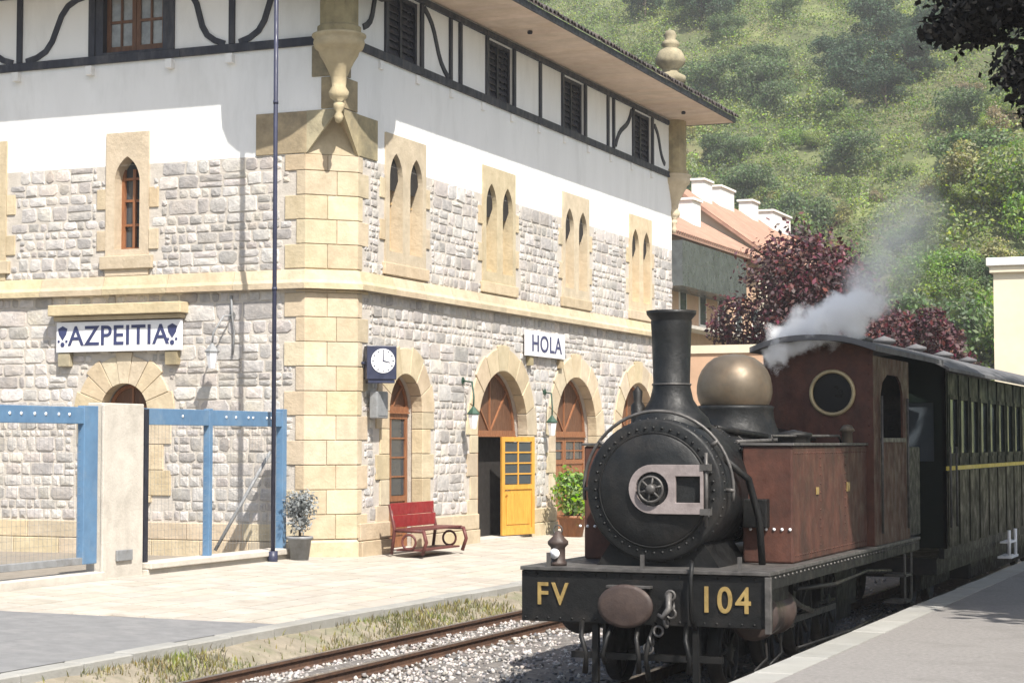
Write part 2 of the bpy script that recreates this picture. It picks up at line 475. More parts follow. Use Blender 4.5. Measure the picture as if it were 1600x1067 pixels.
GREY_AREA = [(-40, 19.2), (-14.6, 19.2), (-12.5, 19.9), (-11.62, 20.4), (-11.62, 11.0), (-40, 11.0)]
def in_grey_sheet(x, y):
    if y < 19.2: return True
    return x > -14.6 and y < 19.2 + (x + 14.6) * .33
items = []
x = XE
row = 0
while x > -16.1:
    w = .42
    y = 14.0 + rnd.random() * .5
    while y < 60:
        ln = .62
        cx, cy = x - w / 2, y + ln / 2
        if not in_grey_sheet(cx, cy):
            vs, fs = slab(x - w, x, y, y + ln)
            d2 = (cx * cx + cy * cy)
            u = (cx * .923 + cy * .384) / (-cx * .384 + cy * .923)
            items.append(((1 if -.275 < u < .03 else .2) / d2 ** 1.5, vs, fs))
        y += ln
    x -= w
    row += 1
pieces("paving_slab", items, 'paver', platform, 300, "paving_slabs")
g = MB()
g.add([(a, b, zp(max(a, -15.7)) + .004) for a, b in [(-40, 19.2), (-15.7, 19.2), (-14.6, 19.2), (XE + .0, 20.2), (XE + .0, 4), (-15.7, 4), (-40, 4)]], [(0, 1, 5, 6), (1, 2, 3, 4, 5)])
tag(g.build("grey_ground_sheet", 'grey_sheet'), kind="structure")  # flat grey sheet replacing the slabs at the near end
# kerb stones of the platform edge
items = []
y = 12.0
while y < 60:
    ln = rnd.uniform(.85, 1.05)
    x0, x1 = XE + .005 + rnd.uniform(-.008, .008), XE + .26
    z1 = ZE + rnd.uniform(.0, .02); e = .015
    m = MB(); m.box((x0, y + .012, -.3), (x1, y + ln - .012, z1 - e))
    vs = m.v[:4] + m.v[4:] + [(x0 + e, y + .012 + e, z1), (x1 - e, y + .012 + e, z1), (x1 - e, y + ln - .012 - e, z1), (x0 + e, y + ln - .012 - e, z1)]
    fs = [(0, 1, 5, 4), (1, 2, 6, 5), (2, 3, 7, 6), (3, 0, 4, 7), (4, 5, 9, 8), (5, 6, 10, 9), (6, 7, 11, 10), (7, 4, 8, 11), (8, 9, 10, 11)]
    items.append((1 / y, vs, fs))
    y += ln
pieces("kerb_stone", items, 'coping', platform)
# sloping verge between the kerb and the ballast
def strip(name, prof, y0, y1, ny, material, amp):
    vs, fs = [], []
    k = len(prof)
    for i in range(ny + 1):
        y = y0 + (y1 - y0) * i / ny
        for (x, z) in prof:
            nz = noise.noise(Vector((x * 3.1, y * 1.7, 3.3))) * amp
            vs.append((x, y, z + nz))
    for i in range(ny):
        for j in range(k - 1):
            fs.append((i * k + j, i * k + j + 1, (i + 1) * k + j + 1, (i + 1) * k + j))
    m = MB(); m.add(vs, fs, True)
    return tag(m.build(name, material, recalc=False), kind="structure")
strip("grassy_verge", [(-11.22, .10), (-11.05, .07), (-10.9, .02), (-10.75, -.05), (-10.6, -.11), (-10.45, -.16)], 4, 62, 240, 'soil', .035)
xs = [-10.6 + i * .16 for i in range(41)]
def bed_z(x):
    return -.135 + (.02 if abs(abs(x + 9.86) - .46) > .25 and abs(abs(x + 5.86) - .5) > .25 else 0)
strip("ballast_bed", [(x, bed_z(x)) for x in xs], 2, 80, 330, 'bed', .05)

# right-hand platform
XR, ZR = -4.23, .5
g = MB()
g.add([(XR + .34, -10, ZR), (14, -10, ZR), (14, 90, ZR), (XR + .34, 90, ZR)], [(0, 1, 2, 3)])
g.add([(XR + .06, -10, ZR - .02), (XR + .06, 90, ZR - .02), (XR + .06, 90, -.33), (XR + .06, -10, -.33)], [(0, 1, 2, 3)])
plat2 = tag(g.build("side_platform", 'concrete2'), kind="structure")
items = []
y = 8.0
while y < 75:
    ln = 1.2
    m = MB(); z1 = ZR + rnd.uniform(.003, .012); e = .02; xo = rnd.uniform(-.012, .012)
    m.box((XR + xo, y + .008, ZR - .13), (XR + .34, y + ln - .008, z1 - e))
    x0, x1 = XR + xo, XR + .34
    vs = m.v + [(x0 + e, y + .008 + e, z1), (x1, y + .008 + e, z1), (x1, y + ln - .008 - e, z1), (x0 + e, y + ln - .008 - e, z1)]
    fs = [(0, 3, 2, 1), (0, 1, 5, 4), (1, 2, 6, 5), (2, 3, 7, 6), (3, 0, 4, 7), (4, 5, 9, 8), (5, 6, 10, 9), (6, 7, 11, 10), (7, 4, 8, 11), (8, 9, 10, 11)]
    items.append((1 / y, vs, fs)); y += ln
pieces("coping_stone", items, 'coping', plat2)

# tracks: rails are things of their own, sleepers too
def rail(xc, label):
    prof = [(-.055, -.13), (.055, -.13), (.055, -.118), (.010, -.105), (.010, -.04), (.033, -.03), (.033, -.002), (-.033, -.002), (-.033, -.03), (-.010, -.04), (-.010, -.105), (-.055, -.118)]
    root = empty("rail", (xc, 6, 0), label, "rail", "rails of the two tracks")
    vs, fs = [], []
    for y in (6, 80):
        vs += [(xc + px, y, pz) for px, pz in prof]
    k = len(prof)
    for i in range(k):
        fs.append((i, (i + 1) % k, k + (i + 1) % k, k + i))
    MB().add(vs, fs).build("rail_web", 'rail', root)
    MB().box((xc - .030, 6, -.0015), (xc + .030, 80, .0015)).build("rail_head", 'rail_top', root)
T1, T2 = -9.86, -5.86
rail(T1 - .475, "rusty rail of the empty track, the one beside the grassy verge")
rail(T1 + .475, "rusty rail of the empty track, the one nearer the locomotive")
rail(T2 - .5, "rail under the locomotive wheels on the station side")
rail(T2 + .5, "rail under the locomotive wheels on the side platform side")
sl = None
for tc, lab, grp, ys in ((T1, "dark wooden sleeper half buried in ballast of the empty track", "sleepers of the empty track", np.arange(13.0, 46, .66)),
                         (T2, "dark wooden sleeper under the locomotive track", "sleepers of the locomotive track", np.arange(13.2, 17.8, .66))):
    for y in ys:
        if sl is None:
            sl = MB().box((-.92, -.11, -.12), (.92, .11, 0)).build("sleeper", 'sleeper', None, (0, 0, 0), bevel=.012)
            o = sl
        else:
            o = sl.copy(); COL.objects.link(o)
        o.location = (tc + rnd.uniform(-.03, .03), y, -.122 + rnd.uniform(-.008, .004)); o.rotation_euler = (0, 0, rnd.uniform(-.02, .02))
        tag(o, lab, "sleeper", grp)

# ballast stones
def ballast(name, n, region, material, seed, smin=.018, smax=.042, keep=None):
    rs = np.random.RandomState(seed)
    x = rs.uniform(region[0], region[1], n); y = region[2] + (region[3] - region[2]) * rs.rand(n) ** 1.5
    if keep is not None:
        k = keep(x, y, rs); x, y = x[k], y[k]; n = len(x)
    s = rs.uniform(smin, smax, n)
    base = np.array([[1, 0, 0], [-1, 0, 0], [0, 1, 0], [0, -1, 0], [0, 0, .8], [0, 0, -.8], [.7, .7, .5], [-.7, .7, -.4]], dtype=np.float32)[:6]
    f = np.array([[0, 2, 4], [2, 1, 4], [1, 3, 4], [3, 0, 4], [2, 0, 5], [1, 2, 5], [3, 1, 5], [0, 3, 5]])
    v = base[None] * s[:, None, None] * rs.uniform(.65, 1.25, (n, 6, 1))
    a = rs.uniform(0, 6.28, n); ca, sa = np.cos(a)[:, None], np.sin(a)[:, None]
    b = rs.uniform(-.8, .8, n); cb, sb = np.cos(b)[:, None], np.sin(b)[:, None]
    vx, vy, vz = v[..., 0], v[..., 1], v[..., 2]
    vx, vz = vx * cb - vz * sb, vx * sb + vz * cb
    vx, vy = vx * ca - vy * sa, vx * sa + vy * ca
    z = -.118 + rs.uniform(-.02, .018, n)
    vv = np.stack([vx + x[:, None], vy + y[:, None], vz + z[:, None]], -1).reshape(-1, 3)
    ff = (f[None] + (np.arange(n) * 6)[:, None, None]).reshape(-1, 3)
    o = np_mesh(name, vv, ff, material)
    return o
def near_rails(x):
    return (np.abs(x - (T1 - .475)) < .06) | (np.abs(x - (T1 + .475)) < .06) | (np.abs(x - (T2 - .5)) < .06) | (np.abs(x - (T2 + .5)) < .06)
def oily(x, y, rs):
    w = np.exp(-((x + 6.4) / 1.7) ** 2) * 1.05
    return rs.rand(len(x)) < w
tag(ballast("ballast", 34000, (-10.6, -4.2, 13.5, 46), 'ballast', 3, keep=lambda x, y, rs: ~near_rails(x) & ~oily(x, y, rs)), "pale crushed stone ballast around the rails", "ballast", kind="stuff")
tag(ballast("oily_ballast", 15000, (-9.3, -4.2, 13.5, 30), 'ballast_oily', 4, keep=lambda x, y, rs: ~near_rails(x) & oily(x, y, rs)), "oil-darkened ballast in front of and under the locomotive", "ballast", kind="stuff")

# weeds along the verge
def blades(name, n, region, zf, material, seed, h=(.03, .12), keep=None):
    rs = np.random.RandomState(seed)
    x = rs.uniform(region[0], region[1], n); y = region[2] + (region[3] - region[2]) * rs.rand(n) ** 1.3
    k = keep(x, y, rs); x, y = x[k], y[k]; n = len(x)
    z = zf(x); hh = rs.uniform(*h, n); a = rs.uniform(0, 6.28, n); w = rs.uniform(.006, .014, n); ln = rs.uniform(-.6, .6, n) * hh
    dx, dy = np.cos(a), np.sin(a)
    p0 = np.stack([x - dx * w, y - dy * w, z], -1); p1 = np.stack([x + dx * w, y + dy * w, z], -1)
    p2 = np.stack([x + dx * w * .6 - dy * ln * .4, y + dy * w * .6 + dx * ln * .4, z + hh * .6], -1)
    p3 = np.stack([x - dy * ln, y + dx * ln, z + hh], -1)
    vv = np.stack([p0, p1, p2, p3], 1).reshape(-1, 3)
    ff = np.arange(n * 4).reshape(-1, 4)
    return np_mesh(name, vv, ff, material)
def patchy(x, y, rs):
    v = np.array([noise.noise(Vector((a * 1.3, b * .55, 9.1))) for a, b in zip(x, y)])
    return rs.rand(len(x)) < np.clip(.36 + v * 1.7 + .15 * (y > 22), .04, 1)
tag(blades("weeds", 24000, (-11.2, -10.5, 13.5, 46), lambda x: np.interp(x, [-11.22, -10.9, -10.6, -10.45], [.08, .0, -.13, -.17]), 'leaf_weed', 5, keep=patchy),
    "patchy green and straw weeds growing along the verge", "weeds", kind="stuff")

# ------------------------------------------------------------------ the station building
XF, YL = -15.5, 29.45                     # planes of the two facades
CUT = .67
YE = 48.2                                 # far end of the long facade
XW = -27.0                                # left end of the short facade
ZG, ZPL, ZS0, ZS1, ZST, ZB, ZT = .2, .95, 5.03, 5.36, 7.4, 9.3, 10.82
FR = lambda s, z, o: (XF + o, s, z)
FL = lambda s, z, o: (s, YL - o, z)
station = empty("station_building", (-17, 31, .36), "stone railway station with half-timbered upper storey and wide tiled eaves", "building")

WIN = [32.05, 36.5, 41.0, 45.6]            # twin lancets of the long facade
DOORS = [(32.08, .70, 2.92), (36.72, 1.33, 2.50), (41.02, 1.33, 2.50), (45.4, 1.33, 2.50)]   # centre, half width, springing
LWIN = (-19.84, -22.98)                   # lancets of the short facade
LDOOR = (-19.87, .5, 2.92)

# wall cores -------------------------------------------------------
SA, SB = XF - CUT, YL + CUT                # where the chamfer meets the two facades
holes_low = [arch(c, hw + .025, .3, sp) for c, hw, sp in DOORS]
wall_rl = MB().sheet(rect(SB, ZG, YE, ZS1), FR, 0, holes_low, .42).build("wall", 'mortar', station, recalc=False)
def lancet(c, hw, z0, z1):
    sp = z1 - hw * 1.75
    k = (z1 - sp) / (2 * hw * math.sin(R(60)))
    p = [(c - hw, z0), (c + hw, z0), (c + hw, sp)]
    arcp = [(-hw + 2 * hw * math.cos(R(60) * i / 8), 2 * hw * math.sin(R(60) * i / 8) * k) for i in range(1, 9)]
    p += [(c + x, sp + z) for x, z in arcp]
    p += [(c - x, sp + z) for x, z in arcp[-2::-1]]
    p.append((c - hw, sp))
    return p
TWIN = [lancet(dc, .27, 5.84, 7.66) for dc in (-.43, .43)]
def shift(poly, d): return [(p[0] + d, p[1]) for p in poly]
holes_up = [h for c in WIN for h in (rect(c - .78, 5.7, c + .78, ZST - .0008),)]
wall_ru = MB().sheet(rect(SB, ZS1, YE, ZST), FR, 0, holes_up, .1, 0).build("wall", 'mortar', station, recalc=False)
TSWIN = [(31.29, 32.66), (35.94, 37.24), (40.25, 41.57), (45.14, 46.5)]   # dark windows between the timbers
wall_rp = MB().sheet([(SB, ZST), (YE, ZST), (YE, ZT + .1), (YL, ZT + .1), (YL, 8.3)], FR, 0, [rect(a, 9.42, b, 10.66) for a, b in TSWIN] + [rect(c - .78, ZST + .0008, c + .78, 7.9) for c in WIN], .25, 4).build("wall", 'plaster', station, recalc=False)
wall_ll = MB().sheet(rect(XW, ZG, SA, ZS1), FL, 0, [arch(LDOOR[0], LDOOR[1] + .025, 1.385, LDOOR[2])], .4).build("wall", 'mortar', station, recalc=False)
wall_lu = MB().sheet(rect(XW, ZS1, SA, ZST), FL, 0, [rect(c - .4, 5.7, c + .4, ZST - .0008) for c in LWIN], .1, 0).build("wall", 'mortar', station, recalc=False)
LTW = (-20.57, -19.02)
wall_lp = MB().sheet([(XW, ZST), (SA, ZST), (XF, 8.3), (XF, ZT + .1), (XW, ZT + .1)], FL, 0, [rect(LTW[0], 9.42, LTW[1], 10.7), rect(-25.2, 9.42, -23.7, 10.7)] + [rect(c - .4, ZST + .0008, c + .4, 7.85) for c in LWIN], .25, 2).build("wall", 'plaster', station, recalc=False)
s2 = math.sqrt(.5)
FC = lambda s, z, o: (SA + s * s2 + o * s2, YL + s * s2 - o * s2, z)
CW = CUT / s2
wall_c = MB()
wall_c.add([FC(0, ZG, 0), FC(CW, ZG, 0), FC(CW, ZST, 0), FC(0, ZST, 0)], [(0, 1, 2, 3)])
wall_c = wall_c.build("wall", 'sand', station, recalc=False)
# far end and back, so that the house is closed
m = MB()
m.add([(XF, YE, ZG), (XW, YE, ZG), (XW, YE, ZT), (XF, YE, ZT)], [(0, 1, 2, 3)])
m.add([(XW, YL, ZG), (XW, YE, ZG), (XW, YE, ZT), (XW, YL, ZT)], [(0, 1, 2, 3)])
m.build("wall", 'plaster', station, recalc=False)
m = MB(); m.box((XF - .55, SB + .3, .25), (XF - 1.6, YE - .3, ZT - .05)); m.box((XW + .3, YL + .55, .25), (SA - .3, YL + 1.6, ZT - .05))
m.build("room", 'interior', station)

# rubble stones ----------------------------------------------------
def rubble(fr, s0, s1, z0, z1, blocked, seed, facing):
    rr = random.Random(seed)
    out = []
    def free(a, b, c, d):
        n = 0
        for i in range(4):
            for j in range(4):
                if blocked(a + (c - a) * i / 3, b + (d - b) * j / 3): n += 1
        return n
    def put(a, b, c, d, lev=0):
        n = free(a, b, c, d)
        if n == 0:
            w, h = c - a, d - b
            mg = .006 + rr.random() * .006
            a += mg; c -= mg; b += mg; d -= mg
            w, h = c - a, d - b
            if w < .04 or h < .04: return
            k = min(w, h) * rr.uniform(.05, .26)
            j = min(w, h) * .12
            J = lambda: rr.uniform(-j, j)
            pts = [(a + k + J(), b + J() * .4), (c - k + J(), b + J() * .4), (c + J() * .4, b + k + J()), (c + J() * .4, d - k + J()),
                   (c - k + J(), d + J() * .4), (a + k + J(), d + J() * .4), (a + J() * .4, d - k + J()), (a + J() * .4, b + k + J())]
            pr = rr.uniform(.004, .019)
            cx, cz = (a + c) / 2, (b + d) / 2
            tilt = (rr.uniform(-.05, .05), rr.uniform(-.06, .06))
            ins = min(.022, min(w, h) * .14)
            fro = []
            for p in pts:
                dx, dz = p[0] - cx, p[1] - cz
                q = max(abs(dx), abs(dz), 1e-3)
                f = 1 - ins / q
                fro.append((cx + dx * f, cz + dz * f, max(.008, pr + dx * tilt[0] + dz * tilt[1])))
            vs = [fr(p[0], p[1], -.01) for p in pts] + [fr(*p) for p in fro] + [fr(cx + J(), cz + J(), pr + .012)]
            fs = [(i, (i + 1) % 8, 8 + (i + 1) % 8, 8 + i) for i in range(8)] + [(8 + i, 8 + (i + 1) % 8, 16) for i in range(8)]
            P = Vector(fr(cx, cz, 0)); dd = P - CAMP
            u = (dd.x * .923 + dd.y * .384) / (-dd.x * .384 + dd.y * .923)
            vis = 1 if -.285 < u < .1 else .01
            out.append((vis * w * h * facing(dd) / dd.length_squared, vs, fs))
        elif n < 16 and lev < 2:
            mx, mz = (a + c) / 2, (b + d) / 2
            if c - a > .16:
                if d - b > .2:
                    for q in ((a, b, mx, mz), (mx, b, c, mz), (a, mz, mx, d), (mx, mz, c, d)): put(*q, lev + 1)
                else:
                    put(a, b, mx, d, lev + 1); put(mx, b, c, d, lev + 1)
    z = z0
    while z < z1 - .08:
        h = rr.choice((.14, .17, .20, .23, .27, .31)) * rr.uniform(.9, 1.1)
        if z1 - (z + h) < .12: h = z1 - z
        s = s0
        while s < s1 - .03:
            w = h * rr.uniform(.8, 2.2)
            if s1 - (s + w) < .14: w = s1 - s
            q = rr.random()
            if q < .16 and h > .22 and w > .2:
                sp = rr.uniform(.4, .6)
                put(s, z, s + w, z + h * sp); put(s, z + h * sp, s + w, z + h)
            elif q < .26 and w > .3:
                sp = rr.uniform(.35, .65)
                put(s, z, s + w * sp, z + h); put(s + w * sp, z, s + w, z + h)
            else:
                put(s, z, s + w, z + h)
            s += w
        z += h
    return out

QH = .43
def quoin_t(i, side):        # toothing of the corner quoins
    return (.16, .40)[(i + side) % 2]
def blk_r_low(s, z):
    if s < SB + (.42 if int((z - .3) / QH) % 2 else .2): return True
    for c, hw, sp in DOORS:
        if z < sp + .02:
            if abs(s - c) < hw + (.52 if int((z - .36) / .46) % 2 == 0 else .36): return True
        elif math.hypot(s - c, z - sp) < hw + .5: return True
    return False
def blk_r_up(s, z):
    if s < SB + (.42 if int((z - .3) / QH) % 2 else .2): return True
    return any(abs(s - c) < .86 + (.22 if int((z - 5.36) / .38) % 2 else 0) for c in WIN)
def blk_l_low(s, z):
    if s > SA - (.42 if int((z - .3) / QH) % 2 == 0 else .2): return True
    c, hw, sp = LDOOR
    if z > 3.98 and z < 4.9 and -21.34 < s < -18.55: return False
    if z < sp:
        return z > 1.15 and abs(s - c) < hw + (.5 if int((z - .36) / .46) % 2 == 0 else .34)
    return math.hypot(s - c, z - sp) < hw + .55
def blk_l_up(s, z):
    if s > SA - (.42 if int((z - .3) / QH) % 2 == 0 else .2): return True
    return any(abs(s - c) < .46 + (.2 if int((z - 5.36) / .38) % 2 else 0) for c in LWIN)
fx = lambda d: max(0.05, -Vector((-d.normalized().x, 0, 0)).dot(Vector((-1, 0, 0))))
fr_ = lambda d: abs(d.normalized().x)
fl_ = lambda d: abs(d.normalized().y)
lots = [(wall_rl, rubble(FR, SB, YE, ZPL, ZS0, blk_r_low, 11, fr_)), (wall_ru, rubble(FR, SB, YE, ZS1, ZST, blk_r_up, 12, fr_)),
        (wall_ll, rubble(FL, -24.4, SA, ZPL, ZS0, blk_l_low, 13, fl_)), (wall_lu, rubble(FL, -24.4, SA, ZS1, ZST, blk_l_up, 14, fl_))]
allsc = sorted((it[0] for _, its in lots for it in its), reverse=True)
cutoff = allsc[300] if len(allsc) > 300 else 0
for wl, its in lots:
    pieces("stone", its, 'rubble', wl, sum(1 for it in its if it[0] > cutoff), "small_stones")

# plinth, string course, quoins -----------------------------------
def frame_box(fr, s0, s1, z0, z1, o0, o1):
    return MB().prism(rect(s0, z0, s1, z1), fr, o0, o1)
def plinth(fr, segs):
    for a, b in segs:
        n = max(1, round((b - a) / .95)); w = (b - a) / n
        for i in range(n):
            frame_box(fr, a + i * w + .005, a + (i + 1) * w - .005, .22, .62, 0, .10 + rnd.uniform(-.004, .004)).build("plinth_stone", 'sand', station, bevel=.012)
        n = max(1, round((b - a) / 1.15)); w = (b - a) / n
        for i in range(n):
            frame_box(fr, a + i * w + .004, a + (i + 1) * w - .004, .632, ZPL - .02, 0, .07 + rnd.uniform(-.004, .004)).build("plinth_stone", 'sand', station, bevel=.012)
edges = [SB + .05]
for c, hw, sp in DOORS: edges += [c - hw - .02, c + hw + .02]
edges.append(YE)
plinth(FR, [(edges[i], edges[i + 1]) for i in range(0, len(edges), 2)])
plinth(FL, [(-24.2, SA - .05)])
m = MB().add([FC(-.02, .22, .1), FC(CW + .02, .22, .1), FC(CW + .02, .62, .1), FC(-.02, .62, .1), FC(0, .66, .03), FC(CW, .66, .03)], [(0, 1, 2, 3), (3, 2, 5, 4)])
m.build("plinth_stone", 'sand', station)
# string course: moulded band following both facades and the chamfer
def course(name, prof, material, pieces_len=1.3):
    """prof: (offset, z) outline; path along the facades in mitred pieces."""
    path = [(-24.4, YL), (SA, YL), (XF, SB), (XF, YE)]
    nrm = [Vector((0, -1)), Vector((s2, -s2)), Vector((1, 0))]
    def miter(i):
        if i == 0: return nrm[0]
        if i == 3: return nrm[2]
        a, b = nrm[i - 1], nrm[i]
        return (a + b) / (1 + a.dot(b))
    for i in range(3):
        A, B = Vector(path[i]), Vector(path[i + 1]); ma, mbb = miter(i), miter(i + 1)
        L = (B - A).length; n = max(1, round(L / pieces_len))
        for k in range(n):
            t0, t1 = k / n, (k + 1) / n
            gap = .004
            vs = []
            for t, end in ((t0, 0), (t1, 1)):
                P = A.lerp(B, t)
                mm = ma if t == 0 else (mbb if t == 1 else nrm[i])
                d = (B - A).normalized() * (gap if end == 0 and t > 0 else (-gap if end == 1 and t < 1 else 0))
                for o, z in prof:
                    q = P + mm * o + d
                    vs.append((q.x, q.y, z))
            kk = len(prof)
            fs = [(j, (j + 1) % kk, kk + (j + 1) % kk, kk + j) for j in range(kk)] + [tuple(range(kk)), tuple(range(kk, 2 * kk))[::-1]]
            MB().add(vs, fs).build(name, material, station)
course("string_course", [(-.05, ZS0 + .03), (.10, ZS0 + .02), (.15, ZS0), (.155, ZS0 + .10), (.11, ZS0 + .16), (.06, ZS1), (-.05, ZS1 + .03)], 'sand')
# quoins of the chamfered corner
i = 0
z = .67
while z < ZST - .05:
    if ZS0 - .3 < z < ZS1 + .2 and z < ZS0:
        h = ZS0 - z
    elif z < ZS1 + .03 and z >= ZS0 - .01:
        z = ZS1 + .03; continue
    else:
        h = QH
    z1 = min(z + h, ZST)
    tl, tr = (.40 if int((z + .1 - .3) / QH) % 2 == 0 else .17), (.17 if int((z + .1 - .3) / QH) % 2 == 0 else .40)
    o = .022 + rnd.uniform(-.003, .006)
    zz0, zz1 = z + .006, z1 - .006
    split = CW * (.42 if i % 2 else .6)
    a, b = FC(0, 0, 0), FC(CW, 0, 0)
    k = math.tan(R(22.5)) * o
    L0, L1 = (SA - tl, YL - o), (SA + k, YL - o)
    C0 = FC(split - .004, 0, o); C1 = FC(split + .004, 0, o)
    R0, R1 = (XF + o, SB - k), (XF + o, SB + tr)
    def plan(pts, inner):
        n = len(pts); q = list(pts) + list(inner)
        vs = [(p[0], p[1], zz0) for p in q] + [(p[0], p[1], zz1) for p in q]
        N = len(q)
        fs = [(j, (j + 1) % N, N + (j + 1) % N, N + j) for j in range(N)] + [tuple(range(N))[::-1], tuple(range(N, 2 * N))]
        return MB().add(vs, fs)
    plan([L0, L1, C0], [FC(split - .004, 0, -.1), (SA - .04, YL + .1), (SA - tl, YL + .1)]).build("quoin", 'sand', station, bevel=.01)
    plan([C1, R0, R1], [(XF - .1, SB + tr), (XF - .1, SB + .04), FC(split + .004, 0, -.1)]).build("quoin", 'sand', station, bevel=.01)
    z = z1; i += 1
# stop of the chamfer and quoins above it, shade painted into their darker stone
KP = (XF, YL, 8.27)
m = MB().add([FC(-.03, ZST + .003, .02), FC(CW + .03, ZST + .003, .02), FC(CW / 2, 8.2, .02), FC(-.03, ZST + .003, -.1), FC(CW + .03, ZST + .003, -.1), FC(CW / 2, 8.2, -.1)], [(0, 1, 2), (0, 3, 4, 1), (0, 2, 5, 3), (1, 4, 5, 2)])
m.build("chamfer_stop", 'sand', station)
MB().add([FC(0, ZST, -.02), FC(CW / 2, 8.22, -.02), KP, FC(CW, ZST, -.02)], [(0, 1, 2), (3, 2, 1)]).build("squinch", 'sand', station, recalc=False)
for z0, z1, l, r in ((ZST + .01, 8.15, .95, .55), (8.17, 8.72, .36, .62), (8.74, 9.28, .55, .36)):
    if z0 < 8:
        frame_box(FL, -17.16, XF - .64 , z0, z1, -.05, .03).build("quoin", 'sand_dark', station, bevel=.01)
        frame_box(FR, YL + .64, YL + CUT + .75, z0, z1, -.05, .03).build("quoin", 'sand_dark', station, bevel=.01)
        MB().add([FL(SA + .03, z0, .03), FL(XF - .02, z1, .03), FL(SA + .03, z1, .03), FL(SA + .03, z0, -.03), FL(XF - .02, z1, -.03), FL(SA + .03, z1, -.03)], [(0, 1, 2), (0, 1, 4, 3), (1, 2, 5, 4)]).build("quoin", 'sand_dark', station)
        MB().add([FR(SB - .03, z0, .03), FR(YL + .02, z1, .03), FR(SB - .03, z1, .03), FR(SB - .03, z0, -.03), FR(YL + .02, z1, -.03), FR(SB - .03, z1, -.03)], [(0, 1, 2), (0, 1, 4, 3), (1, 2, 5, 4)]).build("quoin", 'sand_dark', station)
    else:
        pts = [(XF - l, YL - .03), (XF + .03, YL - .03), (XF + .03, YL + r), (XF - .1, YL + r), (XF - .1, YL + .1), (XF - l, YL + .1)]
        N = 6
        MB().add([(p[0], p[1], z0) for p in pts] + [(p[0], p[1], z1) for p in pts],
                 [(j, (j + 1) % N, N + (j + 1) % N, N + j) for j in range(N)] + [tuple(range(N))[::-1], tuple(range(N, 2 * N))]).build("quoin", 'sand_dark', station, bevel=.01)
# corner turret on its corbel
def turret(cx, cy, name="turret"):
    m = MB().lathe((cx, cy, 0), (0, 0, 1), [(.39, 9.40), (.39, 9.52), (.34, 9.56), (.34, 10.9)], 12, False)
    t = m.build(name, 'sand_dark', station)
    m = MB().lathe((cx, cy, 0), (0, 0, 1), [(.0, 7.86), (.05, 7.88), (.085, 7.98), (.05, 8.06), (.09, 8.12), (.10, 8.2), (.07, 8.24), (.15, 8.3), (.18, 8.4), (.12, 8.5),
                                            (.14, 8.66), (.19, 8.78), (.26, 8.92), (.33, 9.03), (.36, 9.12), (.42, 9.16), (.45, 9.26), (.43, 9.33), (.47, 9.36), (.47, 9.40), (.40, 9.42)], 20)
    m.build("corbel", 'sand', t)
turret(XF + .06, YL - .16)
turret(XF + .02, YE + .12)
MB().lathe((XF, YL, 0), (0, 0, 1), [(0, 10.36), (1.6, 10.36), (1.64, 10.42), (1.62, 10.5), (.9, 11.5), (0, 12.4)], 32, False).build("unseen_turret_roof", 'tile', station)  # out of view, added and sized to cast the corner shadow

# doors -------------------------------------------------------------
def surround(parent, fr, c, hw, sp, zb, nv, thick=.5, jamb=(.36, .52), o1=.03, material='sand', reveal=.2):
    z = zb; i = 0
    while z < sp - .05:
        z1 = min(z + .46, sp)
        if sp - z1 < .15: z1 = sp
        w = jamb[1] if int((z + .05 - .36) / .46) % 2 == 0 else jamb[0]
        for sgn in (-1, 1):
            a, b = sorted((c + sgn * hw, c + sgn * (hw + w)))
            frame_box(fr, a, b, z + .005, z1 - .005, -reveal, o1 + rnd.uniform(-.004, .006)).build("jamb_stone", material, parent, bevel=.01)
        z = z1
    for k in range(nv):
        a0, a1 = math.pi * k / nv + .006, math.pi * (k + 1) / nv - .006
        ro = hw + thick * (1.08 if k % 2 == 0 else .96)
        pts = []
        for t in range(4):
            a = a0 + (a1 - a0) * t / 3; pts.append((c + hw * math.cos(a), sp + hw * math.sin(a)))
        for t in range(3, -1, -1):
            a = a0 + (a1 - a0) * t / 3; pts.append((c + ro * math.cos(a), sp + ro * math.sin(a)))
        MB().prism(pts, fr, -reveal, o1 + rnd.uniform(-.004, .008)).build("voussoir", material, parent, bevel=.01)

def leafd(parent, fr, s0, s1, z0, z1, o, wood, panes=(2, 4), solid=.9, name="door_leaf"):
    """A glazed door leaf: stiles, rails, muntins, panes and a solid foot panel."""
    t = .05; st = .09
    m = MB()
    m.prism(rect(s0, z0, s0 + st, z1), fr, o - t, o); m.prism(rect(s1 - st, z0, s1, z1), fr, o - t, o)
    for za, zb in ((z0, z0 + .14), (z0 + solid, z0 + solid + .1), (z1 - .1, z1)):
        m.prism(rect(s0 + st, za, s1 - st, zb), fr, o - t, o - .002)
    m.prism(rect(s0 + st, z0 + .14, s1 - st, z0 + solid), fr, o - t, o - .025)
    m.prism(rect(s0 + st + .07, z0 + .22, s1 - st - .07, z0 + solid - .09), fr, o - .03, o - .01)
    nx, nz = panes
    ga, gb, gz0, gz1 = s0 + st, s1 - st, z0 + solid + .1, z1 - .1
    for k in range(1, nx):
        x = ga + (gb - ga) * k / nx; m.prism(rect(x - .016, gz0, x + .016, gz1), fr, o - t, o - .006)
    for k in range(1, nz):
        z = gz0 + (gz1 - gz0) * k / nz; m.prism(rect(ga, z - .014, gb, z + .014), fr, o - t, o - .008)
    lf = m.build(name, wood, parent)
    for a in range(nx):
        for b in range(nz):
            MB().prism(rect(ga + (gb - ga) * a / nx + .012, gz0 + (gz1 - gz0) * b / nz + .012, ga + (gb - ga) * (a + 1) / nx - .012, gz0 + (gz1 - gz0) * (b + 1) / nz - .012), fr, o - .034, o - .028).build("pane", 'glass', lf if parent is station else parent)
    return lf

